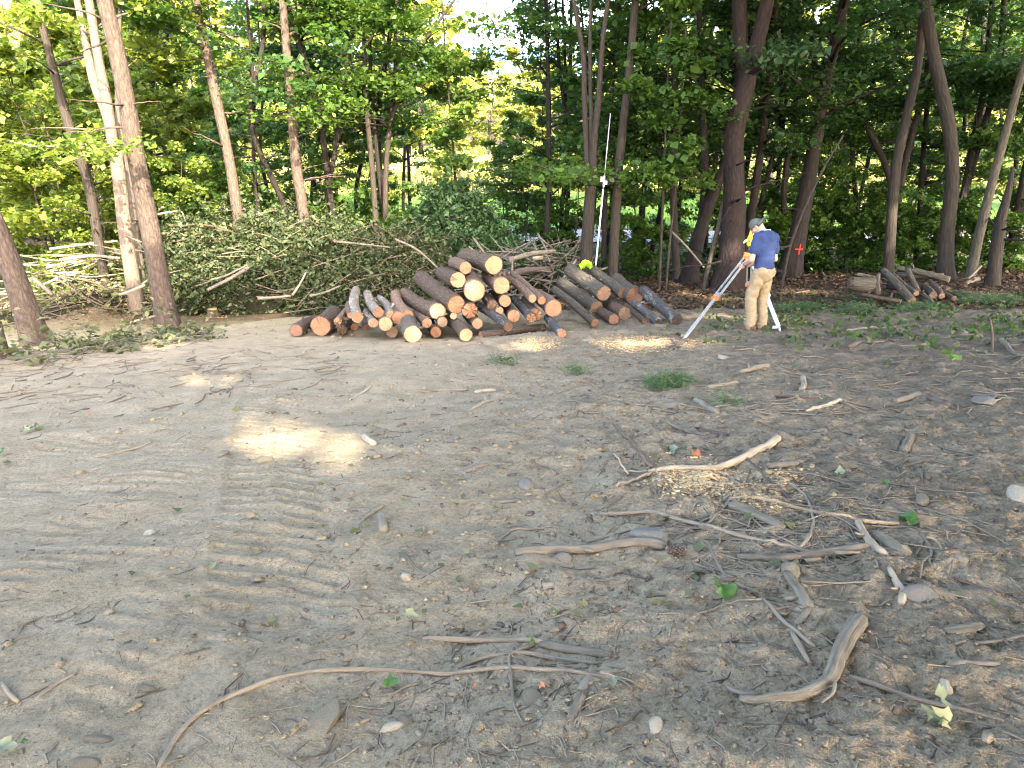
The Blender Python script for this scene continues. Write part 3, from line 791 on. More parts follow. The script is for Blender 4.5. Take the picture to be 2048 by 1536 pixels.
for k, (px, y, s) in enumerate([(20,17,1),(-60,18,1.1),(70,20,1.2),(120,18,.9),(165,22,1.2),(300,19.5,1),(345,22,1.2),(390,20,1),(-20,23,1.3),(230,24,1.3),(90,26,1.3),(330,27,1.4),(-120,21,1.3),(200,29,1.4),(30,30,1.5),(-90,28,1.5),(390,31,1.5),(140,16.5,.7),(330,17.5,.7)]):
    plant(underL[k % 3], used, xpix(px, y), y, rng.uniform(0, 6.28), s * rng.uniform(.9, 1.1), 'sunlit yellow-green sapling in the bright wood behind the pale trunks', 'sapling', 'sunlit saplings left of the brush heap', 0, .08)

poles = [proto_tree('thin_maple', 12.5, 3.4, 2.6, 26, 3500, .105, 'leaf_dark', 'dark_bark', 350 + k, .085) for k in range(4)]
for k in range(46):
    y = rng.uniform(17.6, 29); px = 470 + 1640 * (k + rng.uniform(-.4, .4)) / 46
    if 820 < px < 1080: continue
    plant(poles[k % 4], used, xpix(px, y), y, rng.uniform(0, 6.28), rng.uniform(.7, 1.15), 'thin dark maple among the crowded trunks of the wood', 'tree', 'thin maples crowding the wood', 0, .05)
far = [proto_tree('meadow_tree', 10.5, 1.0, 3.4, 34, 5200, .34, 'leaf_far', 'maple_bark', 360 + k, .14, .7) for k in range(4)]
bush = [proto_tree('meadow_bush', 3.4, .2, 2.2, 20, 2600, .26, 'leaf_far', 'maple_bark', 380 + k, .05, .7) for k in range(2)]
for k in range(64):
    y = rng.uniform(62, 100); px = -350 + 2750 * (k + rng.uniform(-.3, .3)) / 64
    s = rng.uniform(.8, 1.2) * (.95 if 890 < px < 1280 else 1.55)
    plant(far[k % 4], used, xpix(px, y), y, rng.uniform(0, 6.28), s, 'sunlit yellow-green tree in the row beyond the meadow', 'tree', 'sunlit trees beyond the meadow')
for k in range(26):
    y = rng.uniform(36, 58); px = -300 + 2700 * (k + rng.uniform(-.4, .4)) / 26
    if 960 < px < 1090 and y < 52: y = rng.uniform(54, 60)
    plant(far[k % 4] if (k % 3 == 0 and not 700 < px < 1250) else bush[k % 2], used, xpix(px, y), y, rng.uniform(0, 6.28), rng.uniform(.7, 1.1), 'sunlit bush at the near side of the meadow', 'bush', 'sunlit bushes on the meadow side')

# ------------------------------------------------------------------ soft ground cover seen beyond the wood
def blades(n, xf, h, w, rng, bend=.4):
    x, y = xf(n); z = gbase(x, y)
    a = rng.uniform(0, 6.28, n); hh = h * rng.uniform(.6, 1.3, n); L = rng.uniform(0, bend, n) * hh; b = rng.uniform(0, 6.28, n)
    wx, wy = np.cos(a) * w / 2, np.sin(a) * w / 2
    V = np.stack([np.stack([x - wx, y - wy, z], 1), np.stack([x + wx, y + wy, z], 1), np.stack([x + wx * .2 + np.cos(b) * L, y + wy * .2 + np.sin(b) * L, z + hh], 1), np.stack([x - wx * .2 + np.cos(b) * L, y - wy * .2 + np.sin(b) * L, z + hh], 1)], 1)
    return V.reshape(-1, 3), np.arange(4 * n).reshape(n, 4)
reed = leafmat('reed', (.20, .19, .075), (.36, .32, .15), .3, .8)
V, F = blades(22000, lambda n: (rng.uniform(-45, 45, n), rng.uniform(51, 66, n)), 1.7, .09, rng)
tag(link('meadow_reeds', new_mesh('meadow_reeds', V, F), reed, smooth=False), 'pale sunlit reeds and tall grass across the meadow', 'reeds', kind='stuff')
grs = leafmat('lawn_grass', (.06, .13, .025), (.12, .21, .05), .3, .8)
V, F = blades(22000, lambda n: (rng.uniform(-14, 26, n), rng.uniform(33.8, 49, n)), .22, .05, rng)
tag(link('lawn_grass', new_mesh('lawn_grass', V, F), grs, smooth=False), 'bright green lawn grass beyond the road', 'grass', kind='stuff')
weed = leafmat('weeds', (.035, .08, .022), (.075, .14, .035), .35, .6)
n = 16000; x = rng.uniform(-16, 17, n); y = rng.uniform(17.6, 28, n); 
V, F = leaf_quads(np.stack([x, y, gbase(x, y) + rng.uniform(0, .6, n) * rng.uniform(0, 1, n)], 1), .10, rng, .9)
tag(link('forest_weeds', new_mesh('forest_weeds', V, F), weed, smooth=False), 'low green weeds covering the floor at the back of the wood', 'weeds', kind='stuff')
# leaf canopy of the hill behind the meadow trees
n = 42000; x = rng.uniform(-150, 150, n); y = rng.uniform(100, 190, n)
lump = 6.5 + 4 * pnoise(x / 7, y / 7) + 2 * pnoise(x / 3, y / 3)
V, F = leaf_quads(np.stack([x, y, gbase(x, y) + np.maximum(.3, lump) * rng.uniform(.25, 1.0, n) ** .6], 1), .85, rng, .6)
tag(link('distant_woods', new_mesh('distant_woods', V, F), M['leaf_far'], smooth=False), 'distant sunlit woods rising behind the meadow trees', 'woods', kind='stuff')
# things glimpsed through the leaves
cr = MB(); p = at(342, 300, 46); gz = float(gbase(p[0], 46))
car = empty('parked_car', (p[0], 46, gz), 'dark blue-grey car glimpsed through sunlit leaves beyond the tall pine', 'car')
prof = [(-2.1, .35), (-2.15, .75), (-1.5, .95), (-.9, 1.42), (.75, 1.45), (1.45, 1.0), (2.15, .85), (2.15, .35)]
V = [(a, sgn * (.86 if z < 1 else .68), z) for sgn in (-1, 1) for a, z in prof]; n = len(prof)
cr.add(V, [tuple(range(n - 1, -1, -1)), tuple(range(n, 2 * n))] + [(k, (k + 1) % n, n + (k + 1) % n, n + k) for k in range(n)])
cb = link('body', cr.mesh('body'), plain('car_paint', (.05, .065, .10), .3, .6, .3), car, smooth=False)
wbm = MB()
for sgn in (-1, 1): wbm.add([(-1.3, sgn * .80, .97), (-.85, sgn * .705, 1.36), (.7, sgn * .705, 1.39), (1.25, sgn * .80, 1.0)], [(0, 1, 2, 3)])
link('window', wbm.mesh('window'), plain('car_glass', (.02, .025, .03), .1, .7), car, smooth=False)
for wx in (-1.35, 1.35):
    for sgn in (-1, 1):
        wb = MB(); wb.tube([(wx, sgn * .72, .32, .32), (wx, sgn * .9, .32, .32)], seg=18); link('wheel', wb.mesh('wheel'), plain('tyre', (.02, .02, .02), .8), car, smooth=False)
mb = MB(); mb.tube([(-.7, 0, .35, .3), (-.4, 0, .4, .5), (0, 0, .42, .58), (.4, 0, .4, .5), (.7, 0, .34, .25)], seg=14, rough=.12, seed=3, step=.12)
p = at(1712, 352, 40); tag(link('boulder', mb.mesh('boulder'), M['stone_dark'], loc=(p[0], 40, p[2] - .5)), 'dark rounded boulder on the sunlit lawn glimpsed between shaded trunks', 'boulder')
bpy.data.objects['boulder'].location.z = float(gbase(p[0], 40)) - .05

# ------------------------------------------------------------------ unseen trees behind the camera, crowns shaped for the shade and sun patches
holes = []  # spots where crown leaves are left out so sun falls through
def hole(P, r): holes.append((np.asarray(P, float), r))
def ghole(px, py, r): hole(hit(px, py, True)[0], r)
def shade_q(P):                                             # slides a point along the sunlight to the level z = -3
    P = np.atleast_2d(P); k = (P[:, 2] + 3.0) / SDIR[2]
    return P[:, :2] - SDIR[:2] * k[:, None]
for px, py, r in ((505,866,.20),(545,870,.25),(590,879,.26),(635,890,.24),(680,903,.20),(720,915,.13),(475,860,.12),(420,760,.16),(450,765,.10),(400,755,.10),(545,632,.28),(880,690,.20),(1080,692,.26),(1035,700,.16),(1265,690,.22),(1330,688,.18),(1190,690,.12),
                  (1450,600,.22),(1380,590,.25),(1610,585,.30),(1690,530,.45),(1740,522,.3),(40,690,.2),(330,690,.2)): ghole(px, py, r)
for px, py, y, r in ((990,526,10.6,.16),(949,578,10.3,.14),(872,624,9.9,.10),(828,676,9.5,.06),(1530,470,11,.15),(1500,610,10.8,.22),(1495,640,10.8,.16),(1510,580,10.8,.15),(1545,640,10.8,.12),
                     (262,190,11.1,.40),(252,130,11.1,.40),(243,70,11.1,.45),(232,5,11.1,.45),(270,240,11.1,.28),(110,640,9.3,.25),(60,615,9.3,.16),(1780,440,15.6,.3),(1780,490,15.6,.2),(1170,545,12.5,.25),(1415,530,15.4,.22),(1350,640,11.6,.15),(250,480,14.5,.5)): hole(at(px, py, y), r)
rng = R_(77)
n = 190000
zc = rng.uniform(5.5, 13.5, n)
gx = rng.uniform(-10.5, 13, n); gy = rng.uniform(-6, 31, n)
k = (zc + 3.0) / SDIR[2]
C = np.stack([gx + SDIR[0] * k, gy + SDIR[1] * k, zc], 1)
# lit wood to the left: the shade ends along a ragged line
edge = np.interp(gx, [-11, -7.5, -5.5, -4, -3, -2, 14], [13.2, 14.3, 15.9, 17.2, 21, 28, 28]) + .8 * pnoise(gx * .8, gx * .3)
keep = gy < edge
keep &= pnoise(gx * .55 + 7, gy * .55) > -.95 + .5 * sstep(24, 31, gy)
hq = np.array([shade_q(P)[0] for P, r in holes]); hr = np.array([r for P, r in holes])
def gy_soft(q): return q[1] < 9.5
for q, r in zip(hq, hr):
    d = np.hypot((gx - q[0]), (gy - q[1]))
    soft = rng.uniform(0, 1, n) < (.22 if gy_soft(q) else 0.0)
    keep &= soft | (d > r * (1 + .35 * pnoise(gx * 2.3 + q[0], gy * 2.3)) + .16)
el_v = np.arctan2(C[:, 2], np.hypot(C[:, 1], 0 * C[:, 1])); keep &= ~((C[:, 1] > .3) & (C[:, 2] / np.maximum(C[:, 1], .1) < .30))
C = C[keep]
spots = [(2.6, -8.5), (1.5, -16), (9, -13), (13, -6), (16, 0), (6, -3.5), (20, -3), (-1, -8)]
own = np.argmin([np.hypot(C[:, 0] - x, C[:, 1] - y) for x, y in spots], axis=0)
for k, (x, y) in enumerate(spots):
    rr = R_(500 + k); Ck = C[own == k]
    if len(Ck) < 50: continue
    gz = float(gbase(x, y)); base = np.array([x, y, gz])
    root = empty('shade_tree', base, 'unseen tall tree behind the viewpoint, crown shaped to shade the clearing', 'tree', 'unseen shade trees behind the viewpoint')
    mb = MB(); tr = [(x + rr.normal(0, .15), y + rr.normal(0, .15), gz + h, .24 * (1 - .06 * h)) for h in np.arange(-.2, 13.5 - gz * 0, 2.2)]
    mb.tube(tr, seg=10, rough=.06, seed=k, flare=.4, step=.4)
    link('trunk', mb.mesh('trunk', base), M['maple_bark'], root)
    lb = MB()
    for j in range(22):
        e = Ck[rr.integers(len(Ck))]; s0 = np.array([x, y, min(e[2] - .4, rr.uniform(4, 9))])
        m = (s0 + e) / 2 + np.array([0, 0, .5]); lb.tube([(*s0, .06), (*m, .035), (*e, .01)], seg=5, step=.6)
    link('branches', lb.mesh('branches', base), M['maple_bark'], root)
    V, F = leaf_quads(Ck, .27, rr, .9)
    link('crown', new_mesh('crown', V - base, F), M['leaf'], root, smooth=False)
M['cut_black'] = cutwood('cut_wood_black', (.075, .06, .05), (.05, .04, .034))
# ------------------------------------------------------------------ logs
def frame_from(d, roll=0.0):
    z = Vector(d).normalized(); q = z.to_track_quat('Z', 'Y'); return q @ Matrix.Rotation(roll, 3, 'Z').to_quaternion()

def make_log(name, label, cat, group, A, B, rA, rB, mbark, mcut, seed, bend=.0, stubs=3, jag=0.0, mcut2=None, rough=.065):
    """A = centre of the near sawn end, B = centre of the far end"""
    rng = R_(seed); A = np.array(A, float); B = np.array(B, float); L = float(np.linalg.norm(B - A))
    root = empty(name, A, label, cat, group); root.rotation_mode = 'QUATERNION'; root.rotation_quaternion = frame_from(B - A, rng.uniform(0, 6.28))
    seg = 26; th = np.linspace(0, 2 * math.pi, seg, endpoint=False)
    prof = 1 + rough * (1.3 * pnoise(np.cos(th) * 1.2 + seed, np.sin(th) * 1.2) + .7 * pnoise(np.cos(th) * 3 + seed, np.sin(th) * 3))
    nz = max(8, int(L / .045)); zz = np.linspace(0, L, nz)
    ba = rng.uniform(0, 6.28); bw = bend * L
    mb = MB(); V = []
    for z in zz:
        t = z / L; r = rA + (rB - rA) * t
        o = np.array([math.cos(ba), math.sin(ba)]) * bw * (math.sin(math.pi * t))
        rr = r * prof * (1 + rough * .9 * pnoise(np.cos(th) * 2.2 + seed, np.sin(th) * 2.2 + z * 5) + rough * .9 * pnoise(np.cos(th) * 6, np.sin(th) * 6 + z * 13) + rough * .7 * pnoise(np.cos(th) * 13 + seed, np.sin(th) * 13 + z * 24))
        jz = jag * r * (pnoise(np.cos(th) * 3 + seed, np.sin(th) * 3 + 8) * 3) if z == 0 else 0
        V.append(np.column_stack([o[0] + np.cos(th) * rr, o[1] + np.sin(th) * rr, np.full(seg, z) + jz]))
    Va = np.array(V)
    lip0, lip1 = Va[0].copy(), Va[-1].copy(); lip0[:, :2] *= .93; lip0[:, 2] += .004; 
    cen1 = Va[-1].mean(0); lip1 = cen1 + (Va[-1] - cen1) * .93; lip1[:, 2] -= .004
    full = np.concatenate([lip0[None], Va, lip1[None]])
    n = len(full)
    mb.add(full.reshape(-1, 3), [(i * seg + j, i * seg + (j + 1) % seg, (i + 1) * seg + (j + 1) % seg, (i + 1) * seg + j) for i in range(n - 1) for j in range(seg)])
    for k in range(stubs):
        z = rng.uniform(.1, .9) * L; a = rng.uniform(0, 6.28); r = rA + (rB - rA) * z / L; l = rng.uniform(.03, .09)
        o = np.array([math.cos(ba), math.sin(ba)]) * bw * math.sin(math.pi * z / L)
        p = np.array([o[0] + math.cos(a) * r * .85, o[1] + math.sin(a) * r * .85, z]); d = np.array([math.cos(a), math.sin(a), rng.uniform(-.6, .6)])
        mb.tube([(*p, .022), (*(p + d * l), .016)], seg=7)
    link('bark', mb.mesh('bark'), mbark, root)
    def face(z, ring, up, mat_):
        V = [np.array([ring[:, 0].mean(), ring[:, 1].mean(), ring[:, 2].mean() + (rng.normal(0, .35) * jag * rA)])]; F = []
        for s in (.35, .7, 1.0):
            q = V[0] + (ring - V[0]) * s; q[:, 2] += rng.normal(0, .0015 + jag * .12 * rA, seg) * (1 if s < 1 else .3); V += list(q)
        F += [(0, 1 + j, 1 + (j + 1) % seg) for j in range(seg)]
        for k in range(2): F += [(1 + k * seg + j, 1 + (k + 1) * seg + j, 1 + (k + 1) * seg + (j + 1) % seg, 1 + k * seg + (j + 1) % seg) for j in range(seg)]
        if not up: F = [f[::-1] for f in F]
        link('cut_face', new_mesh('cut_face', V, F), mat_, root, smooth=False)
    r0 = lip0.copy(); r0[:, 2] -= .002; face(0, r0, False, mcut)
    r1 = lip1.copy(); r1[:, 2] += .002; face(L, r1, True, mcut2 or mcut)
    return root

# label, front px, r px, back px or None, bark, cut, depth of the front end (None = resting on the ground), depth run
LOGS = [
 ('dark-ended log lying leftmost at the foot of the log pile', (592,661), 13, (632,640), 'log_bark', 'cut_dark', None, .9),
 ('broad log with a reddish ringed end beside the leftmost dark-ended log', (641,652), 20.5, (668,628), 'log_bark', 'cut', None, .9),
 ('small log with a broken pale end leaning on the broad reddish-ended log', (675,643), 8, (694,620), 'red_bark', 'cut_pale', 9.95, .8),
 ('shaded log with a grey-brown end on the ground under the broken-ended small log', (684,660), 9.5, (697,638), 'log_bark', 'cut_old', None, .8),
 ('thin dark-barked log left of the upright-looking silvery birch log', (701,631), 6.5, (698,606), 'log_bark', 'cut', 9.95, .9),
 ('silvery birch-barked log pointing straight away from the viewer', (715,635), 11, (712,581), 'birch_bark', 'cut', 9.85, 1.5),
 ('small round log end in the shade below the silvery birch log', (709,654), 8, (706,640), 'log_bark', 'cut', None, .8),
 ('lichen-spotted log just right of the silvery birch log', (757,625), 10.5, (735,588), 'birch_bark', 'cut', 10.0, 1.3),
 ('short silvery log under the lichen-spotted log', (747,646), 9.5, (733,624), 'birch_bark', 'cut', 9.8, 1.0),
 ('pale speckled thin log right of the lichen-spotted log', (781,630), 8.5, (759,597), 'birch_bark', 'cut', 10.0, 1.2),
 ('bright oval-ended log resting low under the pale speckled log', (771,648), 14, (758,633), 'red_bark', 'cut_pale', 9.7, .9),
 ('small log end deep in the shade left of the bright oval-ended log', (733,655), 7, (728,640), 'log_bark', 'cut_dark', None, .8),
 ('squat log partly buried below the bright oval-ended log', (784,664), 12, (774,648), 'red_bark', 'cut_old', None, .7),
 ('reddish peeled log between the pale speckled log and the pinkish log', (797,636), 13, (786,614), 'red_bark', 'cut', 9.95, 1.0),
 ('pinkish-barked log tapering away to a thin far end', (815,632), 12, (791,588), 'red_bark', 'cut', 10.0, 1.4),
 ('thick front log with the palest large sawn end, nearest the viewer', (825,669), 18, (817,634), 'pale_bark', 'cut_pale', None, 1.0),
 ('small dark log with a round end right of the nearest thick log', (854,646), 10, (833,626), 'log_bark', 'cut', 9.75, 1.0),
 ('long dark log with a sunlit end lying across the left shoulder of the pile', (875,622), 16.5, (809,588), 'log_bark', 'cut_pale', 10.0, 1.5),
 ('thickest long dark log, its wide end half in shadow', (913,610), 19, (842,556), 'log_bark', 'cut', 10.05, 1.55),
 ('half-hidden log end below the sunlit-ended long dark log', (885,644), 10.5, (868,624), 'log_bark', 'cut_old', 9.85, .9),
 ('small pinkish log end on the ground in the middle of the pile front', (872,664), 11, (860,645), 'red_bark', 'cut', None, .9),
 ('dark-barked front log with a slanting split across its end', (932,670), 13.5, (896,640), 'log_bark', 'cut', None, 1.1),
 ('stout log with a tan end just above the thickest long dark log', (916,560), 16.5, (883,546), 'log_bark', 'cut', 10.35, 1.2),
 ('shorter scaly log near the top with a tan oval end', (931,536), 12.5, (906,526), 'red_bark', 'cut', 10.6, 1.0),
 ('topmost big log of the pile with a bright sunlit end', (988,530), 19, (930,512), 'log_bark', 'cut_pale', 10.55, 1.5),
 ('largest sunlit yellow-orange log end in the upper middle, cracked across', (949,581), 22, (934,552), 'log_bark', 'cut_pale', 10.2, 1.2),
 ('stout log with a ringed pink end right below the topmost log', (1003,571), 17, (976,549), 'red_bark', 'cut', 10.35, 1.2),
 ('middle-sized log with a tan end under the ringed pink-ended log', (1010,602), 12.5, (992,584), 'log_bark', 'cut', 10.15, 1.1),
 ('long thin log running down the right slope to a small round end', (1065,597), 8.5, (1012,556), 'red_bark', 'cut', 10.2, 1.5),
 ('long thin log furthest up the right slope with a small round end', (1084,601), 8.5, (1027,548), 'red_bark', 'cut', 10.25, 1.7),
 ('large round pink log end at the right edge of the first pile', (1107,617), 17, (1082,596), 'red_bark', 'cut', 10.2, 1.0),
 ('log with a jagged bright end right under the largest sunlit end', (940,621), 16, (925,600), 'log_bark', 'cut', 10.05, 1.0),
 ('shaded tan log end inside the pile right of the jagged bright end', (986,612), 11.5, (972,594), 'log_bark', 'cut_old', 10.2, 1.0),
 ('dark log with a small pale heartwood end low in the middle right', (955,647), 11, (934,630), 'log_bark', 'cut', 9.85, 1.0),
 ('log end chipped on one side low at the right under the sloping thin logs', (1028,632), 13, (1012,612), 'log_bark', 'cut', 10.05, .9),
 ('splintered pale log end beside the large round pink end', (1070,630), 13.5, (1048,606), 'log_bark', 'cut_pale', 10.1, 1.0),
 ('thin lichen-grey log jutting out at the lower right corner of the pile', (1124,667), 9.5, (1095,636), 'black_bark', 'cut', None, 1.1),
 ('tiny log end wedged beneath the thickest long dark log', (907,632), 7, (898,622), 'log_bark', 'cut_pale', 9.95, .7),
 ('small tan log end tucked beside the middle-sized tan-ended log', (999,622), 8, (990,606), 'red_bark', 'cut', 10.1, .8),
 ('dark wet log slanting down across the front right of the pile', (1017,653), 10, (955,611), 'black_bark', 'cut_dark', 9.7, .9),
 ('long dark log slanting down the right slope to a splintered end', (1062,636), 9.5, (1029,598), 'black_bark', 'cut_pale', 9.85, 1.2),
]
def place_log(i, row, group, seed0, slope=.006, dL=1.2):
    label, (fx, fy), r, back, bk, ct, yF, L = row
    if yF is None: yF = float(hit(fx, min(fy + r, 1500), True)[0][1]) + .02
    A = at(fx, fy, yF); s = yF / float(ray(fx, fy)[1]); ra = r * s / FPX
    B = at(back[0], back[1], yF + L)
    gB = float(gbase(B[0], B[1])) + ra * .8
    if B[2] < gB: B[2] = gB
    return make_log('log', label, 'log', group, A, B, ra, ra * .93, M[bk], M[ct], seed0 + i, bend=R_(i).uniform(0, .035), stubs=int(R_(i).integers(0, 4)), jag=.5 if ('splinter' in label or 'broken' in label or 'jagged' in label) else .0)
for i, row in enumerate(LOGS): place_log(i, row, 'logs of the orange-ended pile', 1000)
# the log lying sideways along the front
A, B = at(961,672,9.75), at(1088,655,10.25)
make_log('log', 'log lying sideways on the ground along the front right of the pile', 'log', 'logs of the orange-ended pile', A, B, .068, .06, M['log_bark'], M['cut_pale'], 1100, .02, 4)

LOGS2 = [
 ('thick grey-barked log on top of the second pile under the lime cloth', (1208,587), 16, (1140,540), 'grey_bark', 'cut_old', 12.0, 1.2),
 ('grey-brown log with a round tan end below the top grey-barked log', (1193,614), 13, (1122,564), 'grey_bark', 'cut_old', 11.75, 1.2),
 ('long thin dark pole log at the left side of the second pile', (1190,646), 9, (1108,578), 'grey_bark', 'cut_dark', None, 1.3),
 ('smooth pale thinner log lying right of the top grey-barked log', (1246,586), 11, (1182,538), 'grey_bark', 'cut_old', 12.0, 1.2),
 ('log with the widest darkened sawn end at the right of the second pile', (1270,592), 19, (1232,562), 'grey_bark', 'cut_dark', 11.9, 1.0),
 ('brown log in the lower middle of the second pile with a dull end', (1250,627), 13.5, (1214,600), 'log_bark', 'cut_old', None, 1.2),
 ('low log on the ground between the dark pole log and the brown log', (1228,639), 11, (1197,620), 'log_bark', 'cut_dark', None, 1.0),
 ('wet black log sloping down at the right end with a shiny bluish end', (1354,640), 12, (1286,580), 'black_bark', 'cut_black', None, 1.2),
 ('thin dark log lying beside the wet black log', (1318,645), 8, (1268,606), 'black_bark', 'cut_black', None, .9),
 ('small dark log low between the brown log and the thin dark log', (1290,642), 7, (1250,612), 'log_bark', 'cut_dark', None, .9),
]
for i, row in enumerate(LOGS2): place_log(i, row, 'logs of the grey-barked second pile', 1200)

def line_piece(name, label, cat, group, pts, r_px, y0, y1, bk, ct, seed, bend=.03, stubs=2):
    a, b = pts; A = at(*a, y0); B = at(*b, y1); s = y0 / float(ray(*a)[1]); r = r_px * s / FPX
    for P in (A, B): P[2] = max(P[2], float(gbase(P[0], P[1])) + r * .7)
    return make_log(name, label, cat, group, A, B, r, r * .8, M[bk], M[ct], seed, bend, stubs)
GP = 'pieces of the stick pile at the right'
for k, (lb, pts, r, y0, y1, bk, ct) in enumerate([
 ('big weathered grey log chunk at the left end of the stick pile', ((1748,573),(1697,566)), 16, 12.2, 12.3, 'grey_bark', 'cut_dark'),
 ('short upright stick leaning on the stick pile beside the grey chunk', ((1757,586),(1757,547)), 5, 12.0, 12.3, 'grey_bark', 'cut_old'),
 ('thick grey pole sloping down the front of the stick pile', ((1824,602),(1766,540)), 8.5, 11.6, 12.5, 'grey_bark', 'cut_old'),
 ('thinner pole sloping down just right of the thick grey pole', ((1833,587),(1785,547)), 6, 11.9, 12.6, 'grey_bark', 'cut_old'),
 ('top pole lying across the stick pile towards the right', ((1899,560),(1793,535)), 6.5, 12.5, 13.1, 'grey_bark', 'cut_old'),
 ('second crosswise pole just under the top pole', ((1886,552),(1795,548)), 6, 12.7, 13.2, 'grey_bark', 'cut_old'),
 ('short round log with a tan end in the stick pile', ((1867,591),(1845,574)), 7.5, 11.9, 12.6, 'grey_bark', 'cut_old'),
 ('small log with a dull tan end right of the short round log', ((1884,592),(1858,562)), 6, 11.9, 12.7, 'log_bark', 'cut_old'),
 ('lowest small log with a tan end at the right of the stick pile', ((1909,597),(1886,582)), 5.5, 11.8, 12.4, 'log_bark', 'cut_old'),
 ('thin pole on the ground in front of the stick pile', ((1802,603),(1722,588)), 4.5, 11.6, 12.0, 'log_bark', 'cut_old'),
 ('thin dark pole lying out to the right of the stick pile', ((1966,587),(1896,583)), 5, 12.0, 12.3, 'log_bark', 'cut_old'),
 ('thin branch lying behind the grey log chunk', ((1750,557),(1711,549)), 4.5, 12.8, 13.0, 'grey_bark', 'cut_old'),
 ('bent short log at the back right of the stick pile', ((1897,580),(1874,570)), 5, 12.4, 12.8, 'red_bark', 'cut_old'),
 ('loose pale stick on the ground far right of the stick pile', ((1957,558),(1931,567)), 4.5, 13.4, 13.2, 'pale_bark', 'cut_old'),
 ('dark log deep inside the stick pile behind the sloping poles', ((1850,580),(1775,570)), 11, 12.5, 12.9, 'dark_bark', 'cut_dark'),
 ('short stick bridging the sloping poles on the stick pile', ((1868,610),(1836,583)), 5, 11.6, 12.1, 'grey_bark', 'cut_old'),
 ('curved grey stick lying over the sloping poles from the top', ((1836,583),(1815,537)), 5.5, 12.05, 12.6, 'grey_bark', 'cut_old')]):
    line_piece('log' if 'log' in lb else 'pole', lb, 'log' if 'log' in lb else 'pole', GP, pts, r, y0, y1, bk, ct, 1300 + k)
# cut log and stump
A, B = at(1372,693,9.55), at(1411,681,9.75)
make_log('short_log', 'short cut log with orange ends on the ground at the tripod foot', 'log', None, A, B, .062, .055, M['grey_bark'], M['cut'], 1400, .02, 1, .2)
P, s = hit(426, 632, True)
st = empty('tree_stump', P, 'small fresh tree stump on the haul road right of the tall pine', 'stump')
mb = MB(); mb.tube([(0,0,-.1,.14), (0,0,0,.125), (0,0,.08,.105), (.01,0,.16,.10)], seg=18, rough=.08, seed=4, flare=.25, caps=False, step=.04); link('bark', mb.mesh('bark'), M['log_bark'], st)
mb = MB(); mb.tube([(.01,0,.12,.093), (.01,0,.158,.093)], seg=18, rough=.05, seed=4); link('cut_face', mb.mesh('cut_face'), M['cut_pale'], st, smooth=False)

M['core'] = plain('brush_shade', (.022, .021, .013), .95, .1, 0, .5, 30, .5)  # near-black inner sheet standing in for the shade inside the heaps
